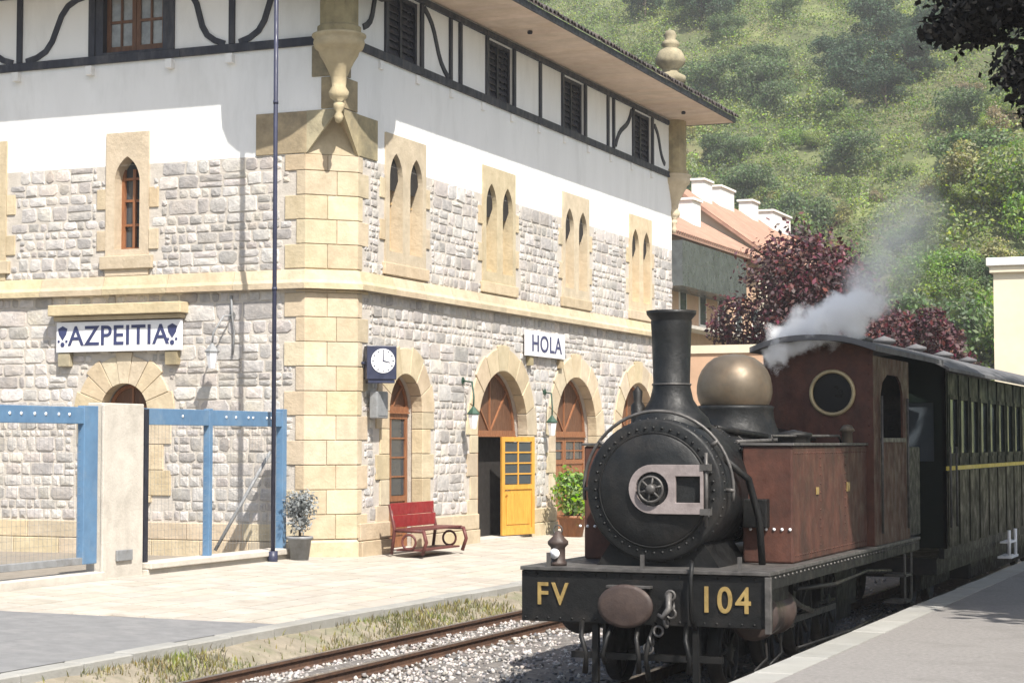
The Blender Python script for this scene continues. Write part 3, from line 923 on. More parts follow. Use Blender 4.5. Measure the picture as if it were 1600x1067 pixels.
def fanlight(parent, fr, c, hw, sp, o, wood):
    m = MB()
    ring_o, ring_i = [], []
    n = 16
    for k in range(n + 1):
        a = math.pi * k / n; ring_o.append((c + hw * math.cos(a), sp + hw * math.sin(a))); ring_i.append((c + (hw - .1) * math.cos(a), sp + .09 + (hw - .16) * math.sin(a)))
    m.prism(ring_o + ring_i[::-1], fr, o - .06, o)
    m.prism(rect(c - hw, sp - .02, c + hw, sp + .10), fr, o - .07, o + .01)
    for a in ((R(45), R(90), R(135)) if hw > .5 else (R(90),)):
        d = (math.cos(a), math.sin(a)); p = (-d[1] * .02, d[0] * .02)
        m.prism([(c + p[0], sp + .05 + p[1]), (c - p[0], sp + .05 - p[1]), (c + d[0] * (hw - .05) - p[0], sp + .05 + d[1] * (hw - .08) - p[1]), (c + d[0] * (hw - .05) + p[0], sp + .05 + d[1] * (hw - .08) + p[1])], fr, o - .05, o - .005)
    f = m.build("fanlight", wood, parent)
    MB().prism([(c + (hw - .03) * math.cos(math.pi * k / n), sp + .02 + (hw - .05) * math.sin(math.pi * k / n)) for k in range(n + 1)], fr, o - .045, o - .035).build("fan_panel", 'wood_dark', parent)
    return f

for k, (c, hw, sp) in enumerate(DOORS):
    dr = MB().prism([(c - hw, sp - .03), (c + hw, sp - .03), (c + hw, sp), (c - hw, sp)], FR, -.40, -.24).build("door", 'wood_brown', station)
    surround(dr, FR, c, hw, sp, .30, 9 if hw > 1 else 7)
    fanlight(dr, FR, c, hw, sp, -.27, 'wood_brown')
    MB().prism(rect(c - hw - .05, .26, c + hw + .05, .40), FR, -.5, .05).build("threshold", 'concrete', dr)
    if k == 0:
        leafd(dr, FR, c - hw + .01, c + hw - .01, .41, sp - .03, -.28, 'wood_brown', (2, 4), .85)
    elif k == 1:
        leafd(dr, FR, c - hw + .01, c - .62, .41, sp - .03, -.28, 'wood_brown', (1, 4), .85)
        # right-hand leaf standing open, swung out of the plane of the wall
        an = R(16); h0 = Vector((XF - .12, c + .24, 0)); dv = Vector((math.sin(an), math.cos(an), 0)); nv = Vector((math.cos(an), -math.sin(an), 0))
        FD = lambda s, z, o: tuple(h0 + dv * s + nv * o + Vector((0, 0, z)))
        lf = leafd(dr, FD, 0, 1.1, .42, sp - .03, .02, 'wood_yellow', (2, 4), .95)
        lf["label"] = "ochre varnished door leaf standing open"
        MB().tube([FD(.08, 1.35, .03), FD(.08, 1.35, .09), FD(.16, 1.35, .09)], .012, 6).build("handle", 'brass', lf)
    else:
        leafd(dr, FR, c - hw + .01, c - .01, .41, sp - .03, -.28, 'wood_brown', (2, 2), 1.45)
        leafd(dr, FR, c + .01, c + hw - .01, .41, sp - .03, -.28, 'wood_brown', (2, 2), 1.45)
# arched window of the short facade
c, hw, sp = LDOOR
lw = MB().prism(rect(c - hw - .1, 1.28, c + hw + .1, 1.4), FL, -.35, .09).build("window", 'sand', station, bevel=.01)
surround(lw, FL, c, hw, sp, 1.4, 9, .53, (.34, .5))
fanlight(lw, FL, c, hw, sp, -.26, 'wood_brown')
m = MB()
for a, b in ((c - hw, c - hw + .07), (c - .04, c + .04), (c + hw - .07, c + hw)): m.prism(rect(a, 1.4, b, sp), FL, -.33, -.26)
for z in (1.4, 1.95, 2.45): m.prism(rect(c - hw + .07, z, c + hw - .07, z + .05), FL, -.32, -.27)
m.build("frame", 'wood_brown', lw)
MB().prism(rect(c - hw, 1.42, c + hw, sp), FL, -.305, -.30).build("pane", 'glass', lw)

# upper stone windows ----------------------------------------------
def toothed(parent, fr, c, hw, z0, z1, o1=.028):
    z = z0; i = 0
    while z < z1 - .1:
        zz = min(z + .38, z1)
        w = .2 if int((z + .05 - 5.36) / .38) % 2 else .03
        for sgn in (-1, 1):
            a, b = sorted((c + sgn * (hw + .006), c + sgn * (hw + w)))
            if b - a > .05:
                frame_box(fr, a, b, z + .005, zz - .005, -.02, o1 + rnd.uniform(-.005, .004)).build("jamb_stone", 'sand', parent, bevel=.008)
        z = zz
for c in WIN:
    w = MB().prism(rect(c - .86, ZS1 + .02, c + .86, 8.0), FR, -.3, .035, [shift(p, c) for p in TWIN]).build("window", 'sand', station)
    MB().prism(rect(c - .8, 5.7, c + .8, 7.85), FR, -.31, -.22).build("shutter_panel", 'wood_tan', w)
    for dc in (-.43, .43):
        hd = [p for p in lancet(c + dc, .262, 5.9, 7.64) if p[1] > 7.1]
        MB().prism([(c + dc - .10, 6.98), (c + dc + .10, 6.98)] + hd, FR, -.075, -.06).build("head_shade_plate", 'interior', w)  # dark plate stands in for the shade inside the lancet head
        m = MB(); m.prism(rect(c + dc - .27, 6.75, c + dc + .27, 6.79), FR, -.22, -.19); m.prism(rect(c + dc - .015, 5.84, c + dc + .015, 7.2), FR, -.22, -.195)
        m.build("frame", 'wood_tan', w)
    MB().prism(rect(c - .95, 5.40, c + .95, 5.62), FR, 0, .07).build("sill", 'sand', w, bevel=.012)
    toothed(w, FR, c, .86, ZS1 + .28, ZST - .02)
for c in LWIN:
    w = MB().prism([(c - .46, ZS1 + .02), (c + .46, ZS1 + .02), (c + .46, 8.0), (c - .46, 8.0)], FL, -.3, .035, [lancet(c, .27, 5.86, 7.56)]).build("window", 'sand', station)
    MB().prism(rect(c - .4, 5.7, c + .4, 7.8), FL, -.32, -.26).build("pane", 'glass', w)
    m = MB()
    for a, b in ((c - .27, c - .20), (c + .20, c + .27), (c - .03, c + .03)): m.prism(rect(a, 5.86, b, 7.35), FL, -.255, -.2)
    for z in (5.87, 6.3, 6.75, 7.15): m.prism(rect(c - .2, z, c + .2, z + .045), FL, -.25, -.205)
    m.build("frame", 'wood_brown', w)
    MB().prism(rect(c - .56, 5.5, c + .56, 5.74), FL, 0, .08).build("sill", 'sand', w, bevel=.012)
    toothed(w, FL, c, .46, ZS1 + .1, ZST - .02)

# half-timbering ----------------------------------------------------
def beam(fr, s0, s1, z0, z1, o=.05, name="beam", par=None):
    frame_box(fr, s0, s1, z0, z1, -.01, o + rnd.uniform(-.004, .004)).build(name, 'timber', par, bevel=.008)
for fr, par, a, b in ((FR, wall_rp, YL + .3, YE - .3), (FL, wall_lp, -24.5, XF - .35)):
    n = 6 if fr is FR else 3
    for k in range(n):
        beam(fr, a + (b - a) * k / n + .003, a + (b - a) * (k + 1) / n - .003, ZB, ZB + .15, .06, "sill_beam", par)
        beam(fr, a + (b - a) * k / n + .003, a + (b - a) * (k + 1) / n - .003, 10.68, 10.80, .06, "wall_plate", par)
def stud(fr, par, s, w=.12): beam(fr, s - w / 2, s + w / 2, ZB + .155, 10.675, .045, "stud", par)
def brace(fr, par, p0, p1, bow, w=.11):
    (s0, z0), (s1, z1) = p0, p1
    path = []
    d = Vector((s1 - s0, z1 - z0)); nn = Vector((-d.y, d.x))
    for k in range(9):
        t = k / 8
        q = Vector(p0) + d * t + nn * (bow * math.sin(2 * math.pi * t))
        path.append((q.x, q.y))
    MB().ribbon(path, w, fr, -.005, .032).build("brace", 'timber', par)
for s in (34.06, 34.52, 38.81, 43.2, 43.6): stud(FR, wall_rp, s)
for a, b in TSWIN:
    stud(FR, wall_rp, a - .07, .13); stud(FR, wall_rp, b + .07, .13)
brace(FR, wall_rp, (30.3, 9.75), (31.1, 10.65), -.08)
brace(FR, wall_rp, (32.85, 10.62), (33.95, 9.48), .05)
brace(FR, wall_rp, (43.75, 9.55), (44.95, 10.6), .05)
brace(FR, wall_rp, (46.75, 10.5), (47.6, 9.6), .05)
for s in (-22.27, -17.67): stud(FL, wall_lp, s)
for s in (LTW[0] - .08, LTW[1] + .08): stud(FL, wall_lp, s, .14)
brace(FL, wall_lp, (-22.12, 9.47), (-20.75, 10.6), -.09)
brace(FL, wall_lp, (-22.42, 9.47), (-23.6, 10.6), .09)
brace(FL, wall_lp, (-17.82, 9.47), (-18.88, 10.6), .09)
brace(FL, wall_lp, (-17.52, 9.47), (-16.35, 10.6), -.09)
for s in (-22.3, -20.66, -18.94, -17.68):
    frame_box(FL, s - .07, s + .07, ZB - .2, ZB - .03, -.02, .12).build("joist_end", 'plaster', wall_lp, bevel=.01)
for s in np.arange(31.0, 47.5, 1.55):
    frame_box(FR, s - .07, s + .07, ZB - .19, ZB - .03, -.02, .05).build("joist_end", 'plaster', wall_rp, bevel=.01)
for a, b in TSWIN:
    w = MB().prism(rect(a, 9.42, b, 10.66), FR, -.16, -.05, [rect(a + .08, 9.5, (a + b) / 2 - .04, 10.58), rect((a + b) / 2 + .04, 9.5, b - .08, 10.58)]).build("window", 'shutter', station)
    for q0, q1 in ((a + .08, (a + b) / 2 - .04), ((a + b) / 2 + .04, b - .08)):
        for k in range(8):
            z = 9.52 + k * .133
            MB().add([FR(q0, z, -.07), FR(q1, z, -.07), FR(q1, z + .12, -.12), FR(q0, z + .12, -.12), FR(q0, z - .012, -.078), FR(q1, z - .012, -.078)], [(0, 1, 2, 3), (0, 4, 5, 1)]).build("slat", 'shutter', w)
a, b = LTW
w = MB().prism(rect(a, 9.42, b, 10.7), FL, -.2, .02, [rect(a + .16, 9.5, b - .1, 10.62)]).build("window", 'timber', station)
for k in range(2):
    q0 = a + .16 + k * (b - a - .26) / 2; q1 = q0 + (b - a - .26) / 2
    m = MB().prism(rect(q0 + .005, 9.505, q1 - .005, 10.615), FL, -.16, -.1, [rect(q0 + .09, 9.62, (q0 + q1) / 2 - .02, 10.05), rect((q0 + q1) / 2 + .02, 9.62, q1 - .09, 10.05), rect(q0 + .09, 10.1, (q0 + q1) / 2 - .02, 10.53), rect((q0 + q1) / 2 + .02, 10.1, q1 - .09, 10.53)])
    m.build("sash", 'wood_dark', w)
    MB().prism(rect(q0 + .06, 9.58, q1 - .06, 10.56), FL, -.135, -.13).build("pane", mat("pale_reflecting_glass%d" % k, (.30, .31, .30), (.12, .12, .12), .12, 2.0, spec=.8), w)

# eaves and roof ----------------------------------------------------
EO = 1.5
ex0, ex1, ey0, ey1 = XW - EO, XF + EO, YL - 1.33, YE + .9
roof = MB()
zc, zr = 10.86, 15.2
rv = [(ex0, ey0, zc + .08), (ex1, ey0, zc + .08), (ex1, ey1, zc + .08), (ex0, ey1, zc + .08), (-21.3, 35.2, zr), (-21.3, 43.5, zr)]
roof.add(rv, [(0, 1, 4), (1, 2, 5, 4), (2, 3, 5), (3, 0, 4, 5)])
roof = roof.build("roof", 'tile', station, recalc=False)
# soffit boards
y = ey0
items = []
while y < ey1 - .01:
    w = .31
    m = MB().box((XF - .0, y + .004, zc - .022), (ex1 - .03, min(y + w, ey1) - .004, zc + .0))
    items.append((1, m.v, m.f)); y += w
x = XF - .01
while x > -24.5:
    m = MB().box((x - .3, ey0 + .02, zc - .022), (x - .006, YL, zc)); items.append((1, m.v, m.f)); x -= .31
pieces("soffit_board", items, 'soffit', station)
m = MB()
m.box((ex1 - .03, ey0 - .03, zc - .03), (ex1 + .01, ey1, zc + .10)); m.box((ex0, ey0 - .03, zc - .03), (ex1 - .03, ey0 + .01, zc + .10)); m.box((ex0, ey1 - .0, zc - .03), (ex1, ey1 + .03, zc + .1))
m.build("fascia", 'shutter', station)
MB().box((ex0 + .02, ey0 + .02, zc + .003), (ex1 - .04, ey1 - .01, zc + .06)).build("roof_deck", 'shutter', station)
for y in (36.4, 46.9):
    MB().lathe((XF + .75, y, zc - .10), (0, 0, 1), [(0, 0), (.05, .01), (.06, .05), (.02, .09), (.02, .08)], 10).build("soffit_lamp", 'shutter', station)
# half-round tile ends along the eaves
slope = math.atan2(zr - zc, ex1 + 21.3)
def half_tile(ax, ay, along):          # along: unit direction down the roof
    vs = []
    for t, dr in ((0, .086), (.42, .07)):
        for k in range(7):
            a = math.pi * k / 6
            side = math.cos(a) * dr; hh = math.sin(a) * dr
            bx, by = ax - along[0] * t, ay - along[1] * t
            vs.append((bx - along[1] * side, by + along[0] * side, zc + .09 + hh + t * math.tan(slope)))
    vs += [tuple(c for c in (vs[k][0], vs[k][1], vs[k][2] - .018)) for k in range(7)]
    fs = [(k, k + 1, 7 + k + 1, 7 + k) for k in range(6)] + [(k, k + 1, 14 + k + 1, 14 + k) for k in range(6)]
    return vs, fs
items = []
y = ey0 + .1
while y < ey1:
    jx = rnd.uniform(-.02, .03)
    vs, fs = half_tile(ex1 + .08 + jx, y + rnd.uniform(-.012, .012), (1, 0)); items.append((2, vs, fs))
    vs, fs = half_tile(ex1 - .28 + jx, y, (1, 0)); items.append((.5, [(a, b, c + .03) for a, b, c in vs], fs))
    y += .2
x = ex1 - .1
while x > -25:
    vs, fs = half_tile(x, ey0 - .08, (0, -1)); items.append((1, vs, fs)); x -= .2
pieces("roof_tile", items, 'tile', roof)
# stone pinnacle standing on the roof near its far corner
for px, py in ((-15.32, 47.6), (-15.3, 29.3)):
    MB().lathe((px, py, -.05), (0, 0, 1), [(.0, 11.2), (.30, 11.2), (.30, 11.75), (.40, 11.82), (.40, 11.95), (.22, 12.05), (.22, 12.15), (.38, 12.28), (.40, 12.42), (.30, 12.62), (.17, 12.72), (.24, 12.77), (.22, 12.86), (.13, 12.94), (.17, 13.04), (.12, 13.15), (.0, 13.2)], 16).build("pinnacle", 'sand_dark', station)

# ------------------------------------------------------------------ things on and beside the building
# station name board
sg = empty("name_board", (-19.94, YL, 4.0), "white name board with blue letters under a stone hood", "sign")
MB().prism(rect(-21.27, 4.0, -18.61, 4.55), FL, .06, .14).build("board", 'sign_white', sg, bevel=.006)
MB().prism(rect(-21.36, 4.66, -18.52, 4.86), FL, 0, .30).build("hood", 'sand', sg, bevel=.015)
MB().prism(rect(-21.3, 4.575, -18.58, 4.65), FL, 0, .2).build("hood_moulding", 'sand', sg, bevel=.01)
text_mb("AZPEITIA", .50, FL, .141, .149, -19.93, 4.275, spacing=1.06, xs=1.0).build("lettering", 'sign_blue', sg)
for x in (-21.13, -18.78):
    m = MB()
    m.prism([(x - .10, 4.43), (x, 4.48), (x + .10, 4.43), (x + .08, 4.33), (x, 4.22), (x - .08, 4.33)], FL, .141, .148)
    m.prism(circle(x, 4.14, .045, 12), FL, .141, .148)
    for dx in (-.085, .085): m.prism(circle(x + dx, 4.2, .026, 10), FL, .141, .148)
    m.build("emblem", 'sign_blue', sg)
for x in (-21.12, -18.82):
    MB().prism(rect(x - .13, 3.74, x + .13, 3.99), FL, -.02, .12).build("bracket", 'sand_dark', sg, bevel=.01)  # brown shade under the board is put into the dark stone
# smaller board above the doors
s2g = empty("notice_board", (XF, 39.0, 4.2), "small white board with blue letters above the doors", "sign")
MB().prism(rect(37.75, 4.20, 40.0, 4.74), FR, .07, .13).build("board", 'sign_white', s2g, bevel=.006)
text_mb("HOLA", .50, FR, .131, .139, 38.9, 4.46, spacing=1.1, xs=1.25).build("lettering", 'sign_blue', s2g)
for s in (38.1, 39.9): MB().prism(rect(s - .1, 4.0, s + .1, 4.19), FR, -.02, .1).build("bracket", 'sand_dark', s2g)
# station clock
ck = empty("station_clock", (XF, 30.95, 3.4), "dark blue square station clock with white dial on the corner", "clock")
cy0 = 30.62
a = R(-62)      # the case stands out from the wall on a bracket and faces along the platform
cv = Vector((math.cos(R(40)), math.sin(R(40)), 0)); cn = Vector((math.sin(R(40)), -math.cos(R(40)), 0)); cb = Vector((XF + .30, 30.45, 0))
FK = lambda s, z, o: tuple(cb + cv * s + cn * o + Vector((0, 0, z)))
MB().prism(rect(-.27, 3.46, .27, 4.06), FK, -.12, .12).build("case", 'clock_blue', ck, bevel=.015)
MB().prism(circle(0.02, 3.79, .215), FK, .12, .132).build("dial", 'sign_white', ck)
m = MB()
for k in range(12):
    t = 2 * math.pi * k / 12
    d = (math.sin(t), math.cos(t)); q = (d[1], -d[0]); r0, r1, w = .165, .2, .010
    m.prism([(.02 + d[0] * r0 + q[0] * w, 3.79 + d[1] * r0 + q[1] * w), (.02 + d[0] * r1 + q[0] * w, 3.79 + d[1] * r1 + q[1] * w), (.02 + d[0] * r1 - q[0] * w, 3.79 + d[1] * r1 - q[1] * w), (.02 + d[0] * r0 - q[0] * w, 3.79 + d[1] * r0 - q[1] * w)], FK, .132, .136)
m.build("hour_marks", 'clock_blue', ck)
m = MB()
m.prism([(.008, 3.78), (.032, 3.78), (.028, 3.96), (.012, 3.96)], FK, .136, .140); m.prism([(.02, 3.778), (.02, 3.802), (.15, 3.765), (.15, 3.755)], FK, .136, .1398)
m.build("hands", 'clock_blue', ck)
MB().prism(rect(-.24, 3.40, .24, 3.455), FK, -.10, .10).build("foot_moulding", 'clock_blue', ck)
MB().tube([(XF, 30.25, 3.75), tuple(cb + Vector((-.1, 0, 3.75)))], .03, 8).build("bracket", 'clock_blue', ck)
# loudspeaker below the clock
ls = empty("loudspeaker", (XF, 30.6, 2.9), "grey green loudspeaker box on the wall below the clock", "loudspeaker")
frame_box(FR, 30.42, 30.86, 2.78, 3.26, .10, .26).build("body", 'grey_metal', ls, bevel=.02)
frame_box(FR, 30.47, 30.81, 2.83, 3.21, .26, .268).build("grille", 'grey_metal', ls)
frame_box(FR, 30.58, 30.70, 2.95, 3.1, 0, .10).build("bracket", 'grey_metal', ls)
# wall lanterns
def lantern(fr, s, z, label, mt, body='sign_white', reach=.42):
    o = empty("wall_lantern", fr(s, z, 0), label, "lamp", "lanterns on the station walls")
    MB().tube([fr(s + .16, z + .95, 0), fr(s + .15, z + .92, reach * .7), fr(s + .02, z + .62, reach), fr(s, z + .42, reach)], .018, 6).build("bracket", mt, o)
    MB().prism(circle(s + .16, z + .95, .07, 12), fr, 0, .03).build("wall_plate", mt, o)
    c = Vector(fr(s, z, reach))
    MB().lathe(c, (0, 0, 1), [(0, 0), (.06, .0), (.11, .26), (.11, .28)], 6, False).build("glass", body, o)
    MB().lathe(c, (0, 0, 1), [(.13, .28), (.135, .30), (.05, .40), (.02, .44), (0, .45)], 6, False).build("cap", mt, o)
    return o
lantern(FL, -17.78, 3.65, "white glazed lantern on a curved arm beside the name board", 'grey_metal')
lantern(FR, 34.5, 2.62, "small green wall lantern between the first two doors", 'green_metal', 'sign_white', .32)
lantern(FR, 38.9, 2.5, "small dark wall lantern beside the open ochre door", 'green_metal', 'sign_white', .25)
# cables on the wall
tagc = MB().tube([FL(-17.62, 4.95, .05), FL(-17.6, 4.6, .06), FL(-17.55, 4.3, .06), FL(-17.58, 3.9, .06)], .02, 6).build("wall_cable", 'grey_metal', None, (-17.6, YL, 4))
tag(tagc, "dark cable hanging down the wall beside the white lantern", "cable")

# tall pole at the corner
pl = empty("tall_pole", (-16.02, 28.12, .36), "tall slender navy blue pole in front of the station corner", "pole")
MB().tube([(-16.02, 28.12, .3), (-16.02, 28.12, 13.0)], .038, 12).build("shaft", 'pole', pl)
MB().tube([(-16.02, 28.12, .3), (-16.02, 28.12, .55)], .085, 12).build("base_collar", 'pole', pl)
for z in (4.9, 8.05): MB().tube([(-16.02, 28.12, z), (-16.02, 28.12, z + .05)], .046, 12).build("clamp", 'pole', pl)

# fence and gate in line with the facade
XG = -16.25
fence = empty("blue_fence", (XG, 26.7, .36), "blue steel fence panel between the concrete pier and the station corner", "fence")
for y0, y1 in ((24.62, 26.38), (26.48, 28.78)):
    MB().box((XG - .05, y0, 2.62), (XG + .05, y1, 2.87)).build("top_rail", 'blue', fence, bevel=.008)
MB().box((XG - .06, 26.38, .55), (XG + .06, 26.48, 2.89)).build("post", 'blue', fence, bevel=.008)
MB().box((XG - .07, 28.72, .34), (XG + .07, 28.86, 2.92)).build("post", 'blue', fence, bevel=.008)
MB().box((XG - .06, 24.56, .5), (XG + .06, 24.66, 2.86)).build("post", 'shutter', fence, bevel=.008)
MB().tube([(XG - .1, 28.6, 2.2), (XG - .75, 27.9, .55)], .03, 8).build("brace", 'grey_metal', fence)
for y in (25.6, 26.9, 27.2, 27.6, 27.75, 28.2, 28.35): MB().lathe((XG + .05, y, 2.76), (1, 0, 0), [(.0, .012), (.022, .01), (.022, 0)], 8).build("bolt", 'sign_white', fence)
def wires(y0, y1, z0, z1, parent):
    m = MB()
    y = y0 + .04
    while y < y1:
        m.box((XG - .0015, y - .0012, z0), (XG + .0015, y + .0012, z1)); y += .1
    z = z0 + .1
    while z < z1:
        m.box((XG + .0016, y0, z - .0012), (XG + .004, y1, z + .0012)); z += .1
    tag(m.build("wire_mesh", 'grey_metal', parent, recalc=False), kind="stuff")
wires(24.66, 26.38, .62, 2.62, fence); wires(26.48, 28.72, .62, 2.62, fence)
gate = empty("sliding_gate", (XG, 21, .36), "blue steel sliding gate beside the concrete pier", "gate")
MB().box((XG - .05, 16.6, 2.62), (XG + .05, 23.16, 2.86)).build("top_rail", 'blue', gate, bevel=.008)
MB().box((XG - .05, 16.6, .62), (XG + .05, 23.16, .72)).build("bottom_rail", 'grey_metal', gate, bevel=.008)
MB().box((XG - .06, 23.0, .62), (XG + .06, 23.34, 2.88)).build("post", 'blue', gate, bevel=.008)
MB().box((XG - .06, 19.6, .72), (XG + .06, 19.7, 2.62)).build("post", 'blue', gate, bevel=.008)
wires(19.7, 23.0, .72, 2.62, gate)
for y in (21.3, 21.55, 21.85, 22.1, 22.4, 22.65): MB().lathe((XG + .05, y, 2.75), (1, 0, 0), [(.0, .012), (.024, .01), (.024, 0)], 8).build("bolt", 'sign_white', gate)
pier = empty("concrete_pier", (XG, 24, .36), "cream concrete gate pier between the blue gate and the blue fence", "pier")
MB().box((XG - .20, 23.44, .25), (XG + .06, 24.52, 2.93)).build("shaft", 'concrete', pier, bevel=.015)
MB().box((XG + .06, 23.42, .25), (XG + .10, 23.52, 2.90)).build("guide_channel", 'concrete', pier, bevel=.006)
MB().box((XG + .06, 23.8, .62), (XG + .10, 24.2, .78)).build("roller_bracket", 'grey_metal', pier, bevel=.01)
k1 = empty("kerb_wall", (XG, 26.7, .36), "low cream kerb wall under the blue fence", "kerb")
MB().box((XG - .16, 24.54, .25), (XG + .14, 28.9, .46)).build("footing", 'concrete', k1, bevel=.015)
MB().box((XG - .2, 24.54, .462), (XG + .2, 28.9, .56)).build("coping", 'concrete', k1, bevel=.015)
k2 = MB().box((XG - .14, 14, .25), (XG + .16, 23.4, .50)).build("kerb_wall", 'concrete', None, (XG, 20, .36), bevel=.015)
tag(k2, "low cream kerb wall under the blue sliding gate", "kerb")
# silvery shrub in a tub is built with the foliage
# red bench
bn = empty("red_bench", (-14.8, 31.5, .36), "red wooden bench with slatted back by the first arched door", "bench")
y0, y1 = 30.62, 32.38
for k in range(2):
    z = .85 + k * .215; x = -15.02 - k * .04
    MB().box((x - .02, y0, z), (x + .012, y1, z + .211)).build("back_slat", 'red_bench', bn, bevel=.006)
for k in range(4):
    MB().box((-14.96 + k * .125, y0, .80), (-14.96 + k * .125 + .11, y1, .835)).build("seat_slat", 'brown_bench', bn, bevel=.006)
for y in (y0 + .02, y1 - .02):
    m = MB()
    m.tube([(-15.1, y, 1.26), (-15.0, y, .82), (-15.06, y, .38)], .032, 8)
    m.tube([(-15.0, y, .80), (-14.42, y, .79)], .03, 8)
    m.build("frame_arm", 'brown_bench', bn)
    MB().tube([(-14.44, y, .80), (-14.38, y, .6), (-14.46, y, .38)], .035, 8).build("leg", 'brown_bench', bn)
    MB().torus((-14.72, y, .60), (0, 1, 0), .13, .022, 20, 6).build("scroll", 'brown_bench', bn)
MB().box((-14.98, y0 + .05, .44), (-14.5, y1 - .05, .47)).build("stretcher", 'brown_bench', bn)

# ------------------------------------------------------------------ the steam locomotive
XC = -5.86
loco = empty("steam_locomotive", (XC, 17.3, 0), "old black and rust red steam tank locomotive with brass dome", "locomotive")
FB = lambda s, z, o: (s, 17.30 - o, z)
# buffer beam with its lettering
bb = MB().prism(rect(XC - 1.24, .64, XC + 1.24, 1.125), FB, -.05, 0).build("buffer_beam", 'black', loco, bevel=.008)
m = MB()
for s in np.arange(XC - 1.2, XC + 1.21, .12):
    for z in (.675, 1.095): m.lathe(FB(s, z, 0), (0, -1, 0), [(.013, 0), (.011, .007), (0, .01)], 6)
tag(m.build("rivets", 'black', bb), kind="stuff")
text_mb("FV", .30, FB, .002, .016, XC - .92, .895, spacing=1.25, xs=.92).build("lettering", 'gold', bb)
text_mb("104", .34, FB, .002, .016, XC + .80, .885, spacing=1.16, xs=.9).build("lettering", 'gold', bb)
MB().box((XC + 1.19, 17.25, .60), (XC + 1.25, 17.295, 1.12)).build("corner_iron", 'steel', bb, bevel=.006)
# central buffer, hook and chains
m = MB().lathe((XC - .14, 17.28, .82), (0, -1, 0), [(.10, 0), (.10, .07), (.19, .08), (.205, .092), (.203, .106), (.17, .116), (0, .122)], 28)
m.v = [(XC - .14 + (x - (XC - .14)) * 1.35, y, z) for x, y, z in m.v]
cbuf = m.build("centre_buffer", 'buffer', loco); cbuf["label"] = "worn pinkish centre buffer head"
MB().box((XC - .34, 17.20, .985), (XC + .10, 17.29, 1.01)).build("buffer_bracket", 'steel', loco, bevel=.004)
m = MB()
px_, pz_ = XC + .28, .86
for k in range(7):
    t = k / 6
    m.torus((XC + .30 - .16 * t + .06 * math.sin(t * 5), 17.2, .93 - .50 * t), (1, 0, .2) if k % 2 else (0, 1, 0), .045, .013, 12, 6)
m.build("coupling_chain", 'steel', loco)
m = MB().tube([(XC + .28, 17.25, .95), (XC + .31, 17.12, .92), (XC + .33, 17.06, .82), (XC + .28, 17.04, .74), (XC + .22, 17.08, .76)], [.03, .03, .032, .028, .018], 8)
m.build("coupling_hook", 'steel', loco)
for k, (dx, zz, bow) in enumerate(((-.62, .18, .1), (-.3, .28, -.06), (-.05, .20, .05), (.12, .14, -.05), (.42, .22, .08))):
    MB().tube([(XC + dx, 17.32, .66), (XC + dx + bow * .4, 17.18, .52), (XC + dx + bow, 17.16, .36), (XC + dx + bow * .7, 17.2, zz)], [.026, .024, .022, .03], 7).build("brake_hose", 'black', loco)
MB().box((XC - .75, 17.36, .30), (XC + .75, 17.42, .36)).build("guard_bar", 'black', loco)
for sx in (-.5, .5): MB().box((XC + sx - .03, 17.34, .08), (XC + sx + .03, 17.40, .64)).build("guard_iron", 'black', loco)
# running plate and frames
MB().box((XC - 1.24, 17.26, 1.13), (XC + 1.24, 24.6, 1.165)).build("running_plate", 'steel', loco, bevel=.005)
for sx in (-1, 1):
    v = MB().box((XC + sx * 1.20, 17.36, 1.0), (XC + sx * 1.225, 24.6, 1.128)).build("valance", 'black', loco)
    m = MB()
    for y in np.arange(17.5, 24.5, .16): m.lathe((XC + sx * 1.225, y, 1.10), (sx, 0, 0), [(.016, 0), (.013, .01), (0, .014)], 6)
    tag(m.build("rivets", 'steel', v), kind="stuff")
    MB().box((XC + sx * .40, 17.36, .32), (XC + sx * .43, 24.5, 1.12)).build("frame_plate", 'black', loco)
# smokebox, door
SZ = 1.90
MB().lathe((XC, 17.62, SZ), (0, 1, 0), [(0, .02), (.52, .02), (.66, 0), (.685, .02), (.685, 1.12), (.62, 1.13)], 56).build("smokebox", 'smokebox', loco)
m = MB()
for k in range(44):
    a = 2 * math.pi * k / 44
    m.lathe((XC + .60 * math.cos(a), 17.635 - .005, SZ + .60 * math.sin(a)), (0, -1, 0), [(.016, 0), (.013, .012), (0, .018)], 6)
for yy in (17.70, 18.66):
    for k in range(52):
        a = 2 * math.pi * k / 52
        m.lathe((XC + .684 * math.cos(a), yy, SZ + .684 * math.sin(a)), (math.cos(a), 0, math.sin(a)), [(.015, 0), (.012, .011), (0, .016)], 6)
tag(m.build("rivets", 'smokebox', loco), kind="stuff")
sd = MB().lathe((XC, 17.64, SZ), (0, -1, 0), [(.545, 0), (.545, .03), (.525, .045), (.40, .075), (.22, .095), (0, .10)], 56).build("smokebox_door", 'smokebox', loco)
MB().torus((XC, 17.615, SZ), (0, 1, 0), .548, .014, 56, 6).build("door_rim", 'black', sd)
out = []
for k in range(17):
    a = math.pi / 2 + math.pi * k / 16
    out.append((XC + .02 + .235 * math.cos(a), SZ + .01 + .235 * math.sin(a)))
out += [(XC + .53, SZ - .225), (XC + .53, SZ + .245)]
MB().prism(out, FB, -.245, -.205, [circle(XC + .02, SZ + .01, .165, 24), rect(XC + .255, SZ - .115, XC + .50, SZ + .135)]).build("door_strap", 'worn', sd, bevel=.006)
m = MB().lathe((XC + .02, 17.54, SZ + .01), (0, -1, 0), [(.05, 0), (.05, .08), (.03, .1), (0, .1)], 14)
for k in range(6):
    a = k * math.pi / 3 + .3
    m.tube([(XC + .02, 17.47, SZ + .01), (XC + .02 + .12 * math.cos(a), 17.47, SZ + .01 + .12 * math.sin(a))], .012, 6)
